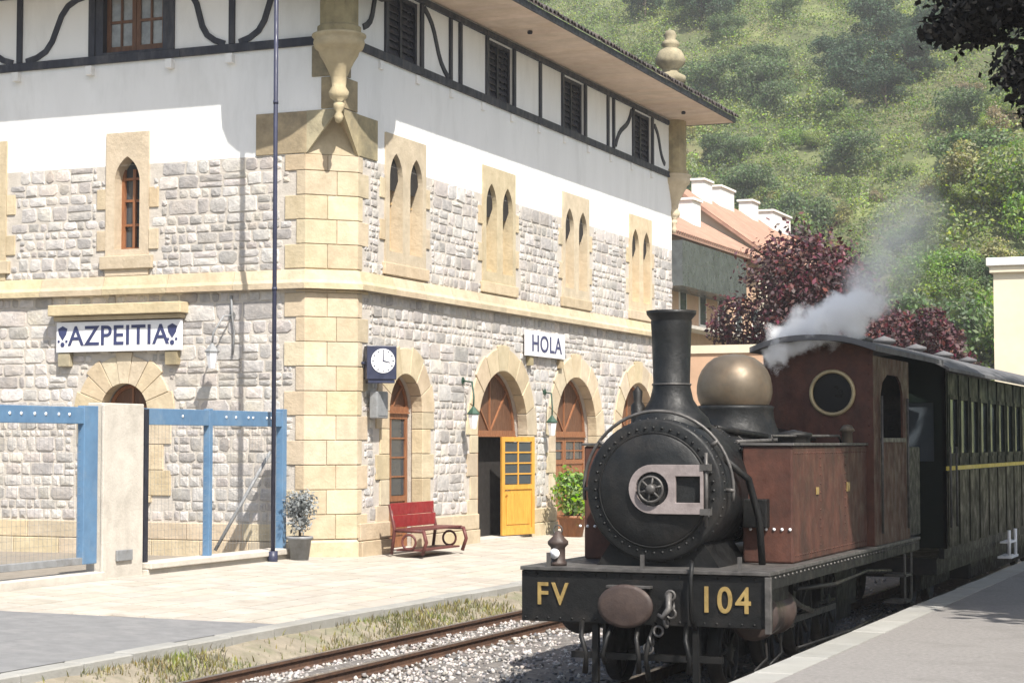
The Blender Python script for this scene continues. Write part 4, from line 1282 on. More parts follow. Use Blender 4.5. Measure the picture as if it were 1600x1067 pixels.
m.torus((XC + .02, 17.47, SZ + .01), (0, 1, 0), .12, .013, 24, 6)
m.build("handwheel", 'steel', sd)
m = MB().tube([(XC + .555, 17.53, SZ - .34), (XC + .555, 17.53, SZ + .36)], .018, 8)
for z in (-.2, .22): m.box((XC + .5, 17.50, SZ + z - .03), (XC + .60, 17.57, SZ + z + .03))
m.build("hinge", 'steel', sd)
# hand rail over the smokebox
m = MB()
for k in range(25):
    pass
pts = [(XC + .76 * math.cos(a), 17.75, SZ + .76 * math.sin(a)) for a in np.linspace(R(-8), R(188), 30)]
m.tube(pts, .017, 7)
for a in (R(0), R(38), R(142), R(180)):
    m.tube([(XC + .68 * math.cos(a), 17.75, SZ + .68 * math.sin(a)), (XC + .77 * math.cos(a), 17.75, SZ + .77 * math.sin(a))], .022, 6)
m.build("handrail", 'steel', loco)
MB().prism([(XC - .62, 1.165), (XC + .62, 1.165), (XC + .45, 1.42), (XC - .45, 1.42)], FB, -1.4, -.42).build("smokebox_saddle", 'black', loco)
# chimney
MB().lathe((XC, 18.2, 0), (0, 0, 1), [(.40, 2.50), (.36, 2.60), (.28, 2.68), (.215, 2.78), (.188, 2.90), (.19, 2.93), (.182, 2.94), (.196, 3.42), (.205, 3.55), (.20, 3.57), (.245, 3.625), (.25, 3.66), (.20, 3.66), (.17, 3.5)], 36).build("chimney", 'smokebox', loco)
MB().torus((XC, 18.2, 2.93), (0, 0, 1), .189, .010, 36, 6).build("chimney_band", 'steel', loco)
# boiler, dome, safety valve
MB().lathe((XC, 18.72, SZ), (0, 1, 0), [(.63, 0), (.63, 3.3)], 48).build("boiler", 'smokebox', loco)
for y in (19.3, 21.3): MB().lathe((XC, y, SZ), (0, 1, 0), [(.63, 0), (.642, 0), (.642, .06), (.63, .06)], 48).build("boiler_band", 'black', loco)
MB().lathe((XC, 20.45, 0), (0, 0, 1), [(.52, 2.40), (.47, 2.5), (.435, 2.6), (.425, 2.72), (.435, 2.745), (.40, 2.76)], 40).build("dome_base", 'smokebox', loco)
MB().lathe((XC, 20.45, 0), (0, 0, 1), [(.375, 2.765), (.40, 2.82), (.415, 2.90), (.413, 2.98), (.395, 3.07), (.36, 3.15), (.30, 3.225), (.22, 3.285), (.11, 3.32), (0, 3.33)], 48).build("dome", 'brass', loco)
MB().lathe((XC, 21.55, 0), (0, 0, 1), [(.2, 2.48), (.16, 2.56), (.09, 2.62), (.07, 2.95), (.09, 2.98), (.05, 3.05), (0, 3.06)], 20).build("safety_valve", 'brass', loco)
MB().lathe((XC - .48, 17.42, 0), (0, 0, 1), [(.0, 1.0), (.0, 1.0)], 6) if False else None
# sand box / hand rails and small fittings on the boiler top
MB().tube([(XC + .5, 18.75, 2.36), (XC + .52, 22.0, 2.40)], .022, 8).build("boiler_handrail", 'steel', loco)
MB().tube([(XC + .30, 18.7, 2.50), (XC + .36, 19.4, 2.46), (XC + .42, 20.2, 2.42), (XC + .40, 21.9, 2.44)], .035, 8).build("steam_pipe", 'black', loco)
MB().lathe((XC - .32, 18.1, 0), (0, 0, 1), [(.07, 2.45), (.07, 2.72), (.04, 2.76), (.05, 2.86), (0, 2.92)], 12).build("lubricator", 'black', loco)
# side tanks
def tank(sx):
    x0, x1 = XC + sx * .62, XC + (1.13 if sx > 0 else -1.06)
    m = MB().box((x0, 18.55, 1.167), (x1, 21.98, 2.32))
    t = m.build("side_tank", 'rust', loco, bevel=.02)
    MB().box((XC + sx * .60, 18.53, 2.322), (x1 + sx * .02, 21.99, 2.35)).build("top_edge", 'steel', t, bevel=.008)
    r = MB()
    for y in np.arange(18.65, 21.95, .1):
        for z in (1.24, 2.25): r.lathe((x1, y, z), (sx, 0, 0), [(.011, 0), (.009, .007), (0, .01)], 5)
    for y in (19.7, 20.85):
        for z in np.arange(1.3, 2.25, .09): r.lathe((x1, y, z), (sx, 0, 0), [(.011, 0), (.009, .007), (0, .01)], 5)
    tag(r.build("rivets", 'rust', t), kind="stuff")
    r = MB()
    for k in range(6): r.lathe((XC + sx * (.70 + k * .08), 18.548, 1.50), (0, -1, 0), [(.017, 0), (.014, .012), (0, .017)], 6)
    r.build("bright_rivets", 'sign_white', t)
    MB().box((XC + sx * .66, 18.42, 1.52), (XC + sx * .90, 18.546, 1.80)).build("recess_box", 'black', t, bevel=.01)  # black box stands in for the dark recess in the tank front
    MB().lathe((XC + sx * .88, 19.6, 2.35), (0, 0, 1), [(.17, 0), (.17, .06), (.19, .07), (.19, .10), (.05, .13), (0, .14)], 20).build("filler_cap", 'black', t)
    for y, w in ((19.5, .075), (20.9, .10)):
        MB().box((x1 + sx * .001, y, 1.82), (x1 + sx * .012, y + w * 1.4, 1.82 + w)).build("brass_plate", 'gold', t, bevel=.004)
tank(1); tank(-1)
# cab
FCB = lambda s, z, o: (s, 22.0 - o, z)
KL, KR = XC - .09, XC + 1.205           # the cab stands on the platform side of the boiler
KC, KH = (KL + KR) / 2, (KR - KL) / 2
def roof_z(s, lift=0): return 3.38 + .14 * (1 - min(1, abs((s - KC) / (KH + .09))) ** 2.4) + lift
fro = [(KL, 1.167), (KR, 1.167)] + [(s, roof_z(s)) for s in np.linspace(KR, KL, 15)]
cabf = MB().prism(fro, FCB, -.025, 0, [circle(XC + .73, 2.93, .235)]).build("cab_front", 'rust', loco)
MB().torus((XC + .73, 21.99, 2.93), (0, 1, 0), .25, .024, 36, 8).build("window_ring", 'ring', cabf)
MB().lathe((XC + .73, 22.015, 2.93), (0, 1, 0), [(.236, 0), (0, 0)], 28).build("pane", 'cab_glass', cabf)
r = MB()
for s in np.arange(KL + .05, KR - .03, .1):
    r.lathe((s, 21.998, roof_z(s) - .05), (0, -1, 0), [(.011, 0), (.009, .008), (0, .011)], 5)
for z in np.arange(2.45, 3.3, .1): r.lathe((KR - .05, 21.998, z), (0, -1, 0), [(.011, 0), (.009, .008), (0, .011)], 5)
tag(r.build("rivets", 'rust', cabf), kind="stuff")
for sx, xs_ in ((-1, KL + .025), (1, KR - .025)):
    FS = lambda s, z, o, sx=sx, xs_=xs_: (xs_ + sx * o, s, z)
    opening = [(22.42, 2.40), (23.72, 2.40), (23.72, 2.95), (23.60, 3.08), (23.4, 3.16), (22.8, 3.16), (22.52, 3.06), (22.42, 2.92)]
    cs = MB().prism(rect(22.03, 1.167, 24.1, 3.355), FS, 0, .025, [opening]).build("cab_side", 'rust', loco)
    m = MB()
    for y in (22.36, 23.9): m.tube([FS(y, 1.3, .05), FS(y, 2.9, .05)], .016, 6)
    m.build("grab_rail", 'steel', cs)
    MB().prism(rect(22.36, 2.36, 23.78, 2.41), FS, -.02, .05).build("sill", 'steel', cs)
    st = MB()
    for z in (.40, .72): st.box((XC + sx * 1.0, 23.5, z), (XC + sx * 1.26, 23.95, z + .03))
    st.box((XC + sx * 1.24, 23.5, .40), (XC + sx * 1.26, 23.54, 1.0)); st.box((XC + sx * 1.24, 23.91, .40), (XC + sx * 1.26, 23.95, 1.0))
    st.build("cab_step", 'steel', loco)
MB().box((KL + .03, 24.06, 1.17), (KR - .03, 24.10, 3.3)).build("cab_back", 'black', loco)
MB().box((XC - 1.15, 24.12, 1.167), (XC + 1.15, 25.1, 2.30)).build("coal_bunker", 'black', loco, bevel=.02)
rm = MB()
ss = np.linspace(KL - .08, KR + .10, 17)
vs, fs = [], []
for y in (21.68, 26.05):
    for s in ss: vs.append((s, y, roof_z(s, .012)))
    for s in ss: vs.append((s, y, roof_z(s, .075)))
n = len(ss)
for i in range(n - 1):
    fs += [(i, i + 1, 2 * n + i + 1, 2 * n + i), (n + i, 3 * n + i, 3 * n + i + 1, n + i + 1), (i, n + i, n + i + 1, i + 1), (2 * n + i, 2 * n + i + 1, 3 * n + i + 1, 3 * n + i)]
fs += [(0, 2 * n, 3 * n, n), (n - 1, 2 * n - 1, 4 * n - 1, 3 * n - 1)]
rm.add(vs, fs).build("cab_roof", 'grey_roof', loco)
MB().box((KC - .3, 22.9, 3.60), (KC + .3, 23.7, 3.65)).build("roof_vent", 'grey_roof', loco, bevel=.02)
m = MB().box((KL + .1, 22.1, 1.2), (KR - .1, 22.25, 2.55)); m.build("backhead", 'black', loco)
# wheels, cylinders and rods
def wheel(x, y, r, sx):
    w = MB().lathe((x, y, r), (sx, 0, 0), [(r, -.06), (r, .05), (r - .06, .055), (r - .07, .03), (.0, .03)], 36).build("wheel", 'black', loco)
    MB().torus((x + sx * .05, y, r), (1, 0, 0), r - .03, .03, 36, 6).build("tyre", 'black', w)
    m = MB()
    for k in range(10):
        a = 2 * math.pi * k / 10
        m.tube([(x + sx * .045, y, r), (x + sx * .045, y + (r - .06) * math.cos(a), r + (r - .06) * math.sin(a))], .022, 5)
    m.lathe((x + sx * .03, y, r), (sx, 0, 0), [(.09, 0), (.09, .06), (0, .06)], 14)
    m.build("spokes", 'black', w)
for sx in (-1, 1):
    wheel(XC + sx * .52, 18.15, .33, sx)
    for y in (19.75, 21.0, 22.25): wheel(XC + sx * .52, y, .5, sx)
    MB().box((XC + sx * .64, 19.7, .42), (XC + sx * .68, 22.3, .49)).build("coupling_rod", 'steel', loco)
    c = MB().lathe((XC + sx * .88, 17.95, .70), (0, 1, 0), [(0, 0), (.20, 0), (.24, .02), (.24, .10), (.22, .11), (.22, .68), (.24, .69), (.24, .78), (0, .80)], 28).build("cylinder", 'buffer' if sx > 0 else 'black', loco)
    MB().box((XC + sx * .70, 18.0, .70), (XC + sx * 1.06, 18.65, 1.12)).build("valve_chest", 'black', loco, bevel=.02)
    MB().tube([(XC + sx * .88, 18.7, .70), (XC + sx * .80, 19.75, .46)], .035, 8).build("piston_rod", 'steel', loco)
    MB().tube([(XC + sx * .75, 19.2, .95), (XC + sx * .78, 20.2, .62), (XC + sx * .72, 21.0, .5)], .028, 8).build("connecting_rod", 'steel', loco)
MB().box((XC - .385, 18.9, .16), (XC + .385, 24.4, 1.12)).build("ash_pan_blocker", 'black', loco)  # box added between the frames to block light under the engine
# small fittings and pipework
MB().lathe((KC + .1, 21.9, 0), (0, 0, 1), [(.03, 3.48), (.03, 3.60), (.045, 3.61), (.045, 3.70), (.02, 3.73), (0, 3.74)], 10).build("whistle", 'brass', loco)
for sx in (-.95, .0, .95): MB().box((XC + sx - .02, 17.27, 1.165), (XC + sx + .02, 17.285, 1.30)).build("lamp_iron", 'steel', loco)
MB().tube([(XC + .50, 17.33, .62), (XC + .50, 17.22, .72), (XC + .50, 17.2, 1.10), (XC + .50, 17.24, 1.22), (XC + .46, 17.34, 1.24)], .022, 8).build("vacuum_pipe", 'black', loco)
MB().tube([(XC + 1.14, 18.6, .92), (XC + 1.16, 20.2, .86), (XC + 1.15, 21.8, .90), (XC + 1.1, 23.4, .80)], .024, 8).build("injector_pipe", 'black', loco)
MB().tube([(XC + 1.05, 19.0, .30), (XC + 1.06, 21.5, .26), (XC + 1.04, 23.2, .30)], .018, 6).build("brake_rod", 'black', loco)
for y in (18.05, 18.6): MB().tube([(XC + .98, y, .48), (XC + 1.02, y - .1, .30), (XC + 1.0, y - .5, .22)], .014, 6).build("drain_pipe", 'black', loco)
for y in (19.2, 20.45, 21.7): MB().box((XC + .60, y - .07, .55), (XC + .66, y + .07, 1.1)).build("brake_hanger", 'black', loco)
MB().lathe((XC + 1.0, 21.55, 2.35), (0, 0, 1), [(.06, 0), (.06, .12), (.09, .14), (.05, .2), (0, .21)], 12).build("injector_valve", 'brass', loco)
MB().tube([(XC + .94, 18.55, 2.36), (XC + .94, 18.5, 2.42), (XC + .94, 21.4, 2.43), (XC + .94, 21.5, 2.36)], .014, 6).build("tank_handrail", 'steel', loco)
MB().tube([(XC + .62, 17.9, 2.2), (XC + .78, 18.2, 2.0), (XC + .86, 18.3, 1.6), (XC + .88, 18.32, 1.16)], .035, 8).build("exhaust_pipe", 'black', loco)
# lamp standing on the running plate
lp = empty("locomotive_lamp", (XC - .92, 17.45, 1.165), "small brown lamp standing on the locomotive's front footplate", "lamp")
MB().lathe((XC - .92, 17.45, 0), (0, 0, 1), [(.0, 1.166), (.085, 1.167), (.085, 1.20), (.07, 1.21), (.07, 1.34), (.10, 1.37), (.10, 1.40), (.05, 1.45), (.03, 1.49), (0, 1.50)], 14).build("body", 'buffer', lp)
MB().lathe((XC - .92, 17.38, 1.285), (0, -1, 0), [(.045, 0), (.05, .03), (0, .04)], 14).build("lens", 'sign_white', lp)
MB().torus((XC - .92, 17.45, 1.51), (0, 1, 0), .045, .007, 14, 5).build("carrying_ring", 'steel', lp)

# ------------------------------------------------------------------ passenger coach
coach = empty("passenger_coach", (XC, 32, 0), "dark green passenger coach with yellow waist line behind the locomotive", "railway coach")
CY0, CY1, CXH = 26.4, 41.0, 1.26
bays = 16
bw = (CY1 - CY0 - .3) / bays
for sx in (-1, 1):
    FS = lambda s, z, o, sx=sx: (XC + sx * (CXH + o), s, z)
    hs = [rect(CY0 + .15 + k * bw + .13, 2.18, CY0 + .15 + (k + 1) * bw - .13, 2.98) for k in range(bays)]
    up = MB().prism(rect(CY0, 2.02, CY1, 3.32), FS, -.05, 0, hs).build("side_wall", 'coach_green', coach)
    MB().prism(rect(CY0, .92, CY1, 1.98), FS, -.05, 0).build("lower_panel", 'coach_olive', coach)
    MB().prism(rect(CY0, 1.975, CY1, 2.03), FS, 0, .022).build("waist_line", 'yellow', coach)
    for k in range(bays):
        h = hs[k]
        wd = MB().prism(rect(h[0][0] - .03, h[0][1] - .03, h[2][0] + .03, h[2][1] + .03), FS, -.03, .014, [rect(h[0][0] + .025, h[0][1] + .025, h[2][0] - .025, h[2][1] - .025)]).build("window", 'coach_green', coach)
        MB().prism(rect(h[0][0], h[0][1], h[2][0], h[2][1]), FS, -.025, -.02).build("pane", 'glass', wd)
    for k in range(bays + 1):
        s = CY0 + .15 + k * bw
        MB().prism(rect(s - .02, .94, s + .02, 1.96), FS, 0, .012).build("panel_bead", 'coach_olive', coach)
        MB().prism(rect(s - .025, 2.04, s + .025, 3.30), FS, 0, .014).build("pillar_bead", 'coach_green', coach)
    MB().box((XC + sx * 1.15, CY0, .78), (XC + sx * 1.22, CY1, .915)).build("sole_bar", 'black', coach)
    m = MB()
    for y in (31.6, 32.3):
        m.tube([(XC + sx * 1.34, y, .95), (XC + sx * 1.34, y, .52)], .03, 6)
    m.box((XC + sx * 1.16, 31.55, .50), (XC + sx * 1.38, 32.35, .535)); m.box((XC + sx * 1.20, 31.55, .74), (XC + sx * 1.36, 32.35, .77))
    m.build("step", 'sign_white', coach)
    m = MB()
    for y in (26.52, 27.0): m.tube([(XC + sx * 1.30, y, 1.2), (XC + sx * 1.30, y, 2.3)], .016, 6)
    m.build("grab_rail", 'steel', coach)
FE = lambda s, z, o: (s, CY0 - o, z)
def croof(s, lift=0): return 3.32 + .36 * (1 - abs((s - XC) / 1.34) ** 2.2) + lift
endp = [(XC - CXH, .92), (XC + CXH, .92)] + [(s, croof(s)) for s in np.linspace(XC + CXH, XC - CXH, 13)]
ew = MB().prism(endp, FE, -.05, .0, [rect(XC - .4, 1.1, XC + .4, 2.9), rect(XC + .6, 2.1, XC + 1.1, 2.9), rect(XC - 1.1, 2.1, XC - .6, 2.9)]).build("end_wall", 'coach_green', coach)
MB().prism(rect(XC - .4, 1.1, XC + .4, 2.9), FE, -.05, -.03).build("end_door", 'coach_olive', ew)
for s in (XC + .85, XC - .85): MB().prism(rect(s - .25, 2.1, s + .25, 2.9), FE, -.04, -.035).build("pane", 'glass', ew)
ss = np.linspace(XC - 1.36, XC + 1.36, 21)
vs, fs = [], []
for y in (CY0 - .25, CY1 + .2):
    for s in ss: vs.append((s, y, croof(s, .01)))
    for s in ss: vs.append((s, y, croof(s, .055)))
n = len(ss)
for i in range(n - 1):
    fs += [(i, i + 1, 2 * n + i + 1, 2 * n + i), (n + i, 3 * n + i, 3 * n + i + 1, n + i + 1), (i, n + i, n + i + 1, i + 1), (2 * n + i, 2 * n + i + 1, 3 * n + i + 1, 3 * n + i)]
fs += [(0, 2 * n, 3 * n, n), (n - 1, 2 * n - 1, 4 * n - 1, 3 * n - 1)]
MB().add(vs, fs).build("roof", 'grey_roof', coach)
for y in (28.5, 31.0, 33.5, 36.0): MB().lathe((XC, y, 3.72), (0, 0, 1), [(.10, 0), (.10, .1), (.17, .12), (.17, .16), (0, .22)], 14).build("roof_ventilator", 'grey_roof', coach)
MB().box((XC - .95, 30.2, .25), (XC + .95, 36.6, .56)).build("underfloor_blocker", 'black', coach, bevel=.03)  # box added under the floor to keep light out beneath
MB().box((XC - 1.1, CY0 + .1, .55), (XC + 1.1, CY1 - .1, .78)).build("underframe", 'black', coach)
for yb in (28.2, 38.6):
    for dy in (-.7, .7):
        for sx in (-1, 1):
            MB().lathe((XC + sx * .52, yb + dy, .38), (sx, 0, 0), [(.38, -.05), (.38, .05), (.32, .06), (.30, .03), (0, .03)], 28).build("wheel", 'black', coach)
    for sx in (-1, 1): MB().box((XC + sx * .70, yb - 1.15, .30), (XC + sx * .78, yb + 1.15, .55)).build("bogie_frame", 'black', coach)
MB().box((XC - .3, 25.1, .72), (XC + .3, 26.4, .92)).build("drawbar", 'black', coach)

# ------------------------------------------------------------------ foliage
def leaf_cloud(lobes, n, size, seed, flat=.4, shell=.55):
    """lobes: (cx, cy, cz, rx, ry, rz). Leaf quads spread in the lobes, denser towards their skin."""
    rs = np.random.RandomState(seed)
    lobes = np.array(lobes, dtype=float)
    wgt = (lobes[:, 3] * lobes[:, 4] * lobes[:, 5]) ** .7
    idx = rs.choice(len(lobes), n, p=wgt / wgt.sum())
    d = rs.normal(size=(n, 3)); d /= np.linalg.norm(d, axis=1)[:, None]
    rad = shell + (1 - shell) * rs.rand(n) ** .6
    rad *= 1 + .22 * np.sin(d[:, 0] * 7 + idx) * np.sin(d[:, 1] * 6 + 2 * idx) + .12 * rs.normal(size=n)
    c = lobes[idx, :3] + d * lobes[idx, 3:] * rad[:, None]
    nr = d * .6 + rs.normal(size=(n, 3)) * .7 + np.array([0, 0, flat])
    nr /= np.linalg.norm(nr, axis=1)[:, None]
    t = np.cross(nr, rs.normal(size=(n, 3))); t /= np.linalg.norm(t, axis=1)[:, None]
    b = np.cross(nr, t)
    s = size * rs.uniform(.6, 1.35, n)[:, None]
    v = np.stack([c - t * s, c + b * s * .55, c + t * s, c - b * s * .55], 1).reshape(-1, 3)
    return v, np.arange(n * 4).reshape(-1, 4)

def lobes_of(seed, n, R0, H, spread=.7, low=.25):
    r = random.Random(seed); out = []
    for i in range(n):
        a = r.uniform(0, 6.283); q = math.sqrt(r.random()) * spread
        z = H * (low + (1 - low) * r.random() * (1 - .35 * q))
        k = r.uniform(.28, .5)
        out.append((R0 * q * math.cos(a), R0 * q * math.sin(a), z, R0 * k, R0 * k, R0 * k * r.uniform(.7, 1.0)))
    return out

def limbs(base, top, targets, r0, seed):
    r = random.Random(seed)
    m = MB()
    b = Vector(base); t = Vector(top)
    mid = b.lerp(t, .5) + Vector((r.uniform(-.15, .15), r.uniform(-.15, .15), 0))
    m.tube([b, mid, t], [r0, r0 * .75, r0 * .45], 9)
    for tg in targets:
        tg = Vector(tg); st = b.lerp(t, r.uniform(.45, .95))
        md = st.lerp(tg, .5) + Vector((r.uniform(-.2, .2), r.uniform(-.2, .2), r.uniform(0, .3)))
        m.tube([st, md, tg], [r0 * .42, r0 * .26, r0 * .08], 6)
    return m

# purple-leaved plum trees behind the station
def plum(loc, R0, H, seed, label, n):
    t = empty("plum_tree", loc, label, "tree", "purple-leaved trees behind the station")
    lb = lobes_of(seed, 16, R0, H, .78, .36)
    L = Vector(loc)
    limbs(loc, L + Vector((0, 0, H * .6)), [L + Vector(l[:3]) for l in lb[:9]], .17, seed).build("trunk", 'bark', t)
    v, f = leaf_cloud([(l[0] + L.x, l[1] + L.y, l[2] + L.z, *l[3:]) for l in lb], n, .088, seed)
    np_mesh("crown", v, f, 'leaf_plum', t)
plum((-14.5, 58.5, -.3), 3.5, 8.5, 21, "large purple-leaved plum tree behind the locomotive", 38000)
plum((-12.1, 59.6, -.3), 2.0, 8.0, 23, "slim purple-leaved tree beside the drifting steam", 17000)
plum((-10.6, 60.6, -.3), 1.1, 6.4, 26, "low purple-leaved tree above the coach roof", 6000)

# dark tree overhanging from the side platform
dt = empty("platform_tree", (3.2, 20.5, .5), "dark leafy tree overhanging the side platform in the upper corner", "tree")
lb = [(-2.6, 19.4, 7.3, .85, 1.0, .8), (-2.75, 19.2, 6.75, .55, .6, .36), (-3.3, 19.3, 7.2, .45, .6, .42), (-3.05, 19.2, 6.5, .42, .5, .25), (-3.35, 19.2, 6.45, .22, .3, .14), (-2.45, 19.1, 6.0, .40, .4, .30), (-2.3, 19.1, 5.6, .32, .3, .22), (-2.0, 19.2, 6.6, .7, .7, .6),
      (-.6, 20.2, 8.6, 2.0, 2.0, 1.3), (1.5, 20, 9, 2.4, 2.4, 1.6), (3.5, 21, 9.5, 2.6, 2.6, 1.8), (5.5, 20, 8.6, 2.4, 2.4, 1.7), (3, 22.5, 8.2, 2.3, 2.3, 1.5), (3, 18.2, 8.0, 2.2, 2.2, 1.4), (.6, 21.8, 7.6, 1.6, 1.6, 1.1), (2.5, 20.5, 11, 2.2, 2.2, 1.5), (.4, 24.6, 8.6, 2.1, 2.2, 1.3), (1.4, 27.4, 8.9, 2.3, 2.4, 1.4), (.9, 30.2, 8.6, 2.2, 2.3, 1.3), (3.4, 25.5, 9.4, 2.4, 2.4, 1.6)]  # last lobes, out of view, added to shade the coach
limbs((3.2, 20.5, .4), (2.6, 21.6, 8.8), [l[:3] for l in lb], .26, 5).build("trunk", 'bark', dt)
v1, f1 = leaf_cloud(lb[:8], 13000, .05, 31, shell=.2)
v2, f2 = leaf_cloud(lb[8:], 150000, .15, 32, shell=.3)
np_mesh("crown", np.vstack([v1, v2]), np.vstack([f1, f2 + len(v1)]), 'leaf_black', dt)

# potted shrub in front of the third door
pt = empty("potted_shrub", (-14.78, 38.9, .33), "bright green shrub in a pot in front of the third arched door", "plant")
MB().lathe((-14.78, 38.9, 0), (0, 0, 1), [(0, .32), (.22, .325), (.30, .72), (.34, .72), (.34, .78), (.28, .78), (.26, .70), (0, .70)], 20).build("pot", 'wood_brown', pt)
v, f = leaf_cloud([(-14.78, 38.9, 1.25, .42, .42, .5), (-14.62, 38.8, 1.05, .34, .34, .34), (-14.9, 39.0, 1.5, .3, .3, .3), (-14.55, 39.1, 1.45, .28, .28, .26)], 1500, .06, 41, shell=.3)
np_mesh("foliage", v, f, 'leaf_bright', pt)
MB().tube([(-14.78, 38.9, .7), (-14.78, 38.9, 1.4)], .03, 6).build("stem", 'bark', pt)

# silvery shrub at the foot of the corner
sv = empty("silvery_shrub", (-15.86, 28.75, .36), "silvery grey shrub in a dark tub at the foot of the station corner", "plant")
MB().lathe((-15.86, 28.75, 0), (0, 0, 1), [(0, .36), (.15, .365), (.20, .72), (.23, .72), (.23, .77), (.19, .77), (.18, .70), (0, .70)], 18).build("tub", 'grey_metal', sv)
v, f = leaf_cloud([(-15.86, 28.75, 1.12, .24, .24, .32), (-15.74, 28.7, 1.35, .22, .22, .2), (-15.98, 28.8, 1.3, .2, .2, .22)], 1500, .035, 43, shell=.25)
np_mesh("foliage", v, f, 'leaf_silver', sv)
MB().tube([(-15.86, 28.75, .7), (-15.85, 28.74, 1.25)], .022, 6).build("stem", 'bark', sv)
# ------------------------------------------------------------------ hillside
def sstep(a, b, x): 
    t = min(1, max(0, (x - a) / (b - a))); return t * t * (3 - 2 * t)
def hill_z(x, y):
    st = 80 + 46 * sstep(-19, -27, x) + 6 * noise.noise(Vector((x * .02, 0, 4.4)))
    d = max(0, y - st)
    z = .36 * d * sstep(0, 26, d) + .02 * d + .0010 * d * d
    z += (2.6 * noise.noise(Vector((x * .03, y * .03, 1.1))) + .9 * noise.noise(Vector((x * .11, y * .11, 2.1)))) * sstep(0, 40, d)
    z += 1.3 * (math.sin(d * .35 + 2 * noise.noise(Vector((x * .03, y * .02, 7))))) * .35 * sstep(10, 30, d) * (1 - sstep(110, 160, d))   # old terraces
    return z - .34 + .01
xs_ = np.linspace(-150, 90, 121); ys_ = np.linspace(78, 420, 150)
vs = [(x, y, hill_z(x, y)) for y in ys_ for x in xs_]
nx = len(xs_)
fs = [(j * nx + i, j * nx + i + 1, (j + 1) * nx + i + 1, (j + 1) * nx + i) for j in range(len(ys_) - 1) for i in range(nx - 1)]
m = MB(); m.add(vs, fs, True)
tag(m.build("hill", 'hill', recalc=False), kind="structure")

# ground cover: leafy tufts over the whole slope in view
rs = np.random.RandomState(77)
n = 9000
tuft_v, tuft_f = [], []
off = 0
cnt = 0
cx_, cy_, cz_, cr_ = [], [], [], []
while cnt < n:
    y = 82 + (300 - 82) * rs.rand() ** 1.15
    u = rs.uniform(-.02, .30)
    x = (u * .923 - .384) / (u * .384 + .923) * y
    if hill_z(x, y) < .1: 
        cnt += 1; continue
    cx_.append(x); cy_.append(y); cz_.append(hill_z(x, y)); cr_.append(rs.uniform(.4, 1.35) * (1 + (y - 80) * .004)); cnt += 1
lob = [(a, b, c + r * .25, r, r, r * .7) for a, b, c, r in zip(cx_, cy_, cz_, cr_)]
v, f = leaf_cloud(lob, 560000, .14, 78, shell=.35)
tag(np_mesh("undergrowth", v, f, 'leaf_hill'), "mixed green scrub covering the hillside", "undergrowth", kind="stuff")

protos = []
def bush_proto(name, material, seed, R0, H, n, size, trunk):
    lb = lobes_of(seed, 24, R0, H, .92, .16 if not trunk else .3)
    lb = [(a, b, c, d * .78, e * .78, f_ * .8) for a, b, c, d, e, f_ in lb]
    v, f = leaf_cloud(lb, n, size, seed, shell=.5)
    root = None
    if trunk:
        root = empty(name, (0, 0, 0))
        limbs((0, 0, -.5), (0, 0, H * .6), [l[:3] for l in lb[:6]], .16, seed).build("trunk", 'bark', root)
        np_mesh("crown", v, f, material, root)
    else:
        root = np_mesh(name, v, f, material)
    return root
kinds = [
    ("hillside_tree", 'leaf_dark', 101, 2.8, 5.6, 7000, .13, True, "dark green tree standing on the upper hillside", "tree", "dark trees on the hillside"),
    ("hillside_bush", 'leaf_olive', 103, 1.7, 2.2, 4000, .09, False, "olive yellow bush among the scrub on the hillside", "bush", "olive yellow bushes on the hillside"),
    ("hillside_bush", 'leaf_blue', 105, 2.3, 3.4, 6000, .105, False, "blue-green bush among the scrub on the hillside", "bush", "blue-green bushes on the hillside"),
    ("hillside_bush", 'leaf_bright', 107, 1.8, 2.4, 4200, .09, False, "fresh bright green bush among the scrub on the hillside", "bush", "bright green bushes on the hillside"),
    ("hillside_bush", 'leaf_tan', 109, 1.5, 1.9, 3600, .085, False, "dry tan bush among the scrub on the hillside", "bush", "dry tan bushes on the hillside"),
    ("hillside_bush", 'leaf_hill', 111, 2.1, 2.9, 5400, .10, False, "mid green bush among the scrub on the hillside", "bush", "mid green bushes on the hillside"),
]
rb = random.Random(55)
def spot(u, y): return (u * .923 - .384) / (u * .384 + .923) * y
places = []
for u, y in ((.170, 222), (.182, 214), (.196, 210), (.208, 216), (.192, 230), (.218, 222), (.07, 240), (.085, 250), (.10, 236), (.06, 262)):
    places.append((0, u, y, rb.uniform(1.0, 1.4)))
for k, cnt, s0, s1, y0, y1 in ((1, 40, .5, 1.4, 88, 230), (2, 34, .6, 1.5, 90, 240), (3, 54, .5, 1.4, 84, 200), (4, 30, .5, 1.2, 95, 230), (5, 66, .5, 1.6, 84, 240)):
    for _ in range(cnt):
        places.append((k, rb.uniform(.02, .29), y0 + (y1 - y0) * rb.random() ** 1.1, rb.uniform(s0, s1)))
for row, (u0, u1, yy) in enumerate(((.16, .29, 104), (.13, .29, 112), (.12, .29, 121), (.10, .28, 131), (.10, .28, 142), (.09, .27, 154))):   # hedges along the old terraces
    uu = u0
    while uu < u1:
        places.append((rb.choice((5, 5, 3, 2)), uu, yy + 3 * math.sin(uu * 40 + row) + rb.uniform(-.8, .8), rb.uniform(.45, .85))); uu += rb.uniform(.008, .016)
for _ in range(34):                                                        # hazy wood on the upper slope behind the eaves
    places.append((rb.choice((2, 2, 2, 5)), rb.uniform(.01, .15), rb.uniform(165, 260), rb.uniform(.9, 1.7)))
first = {}
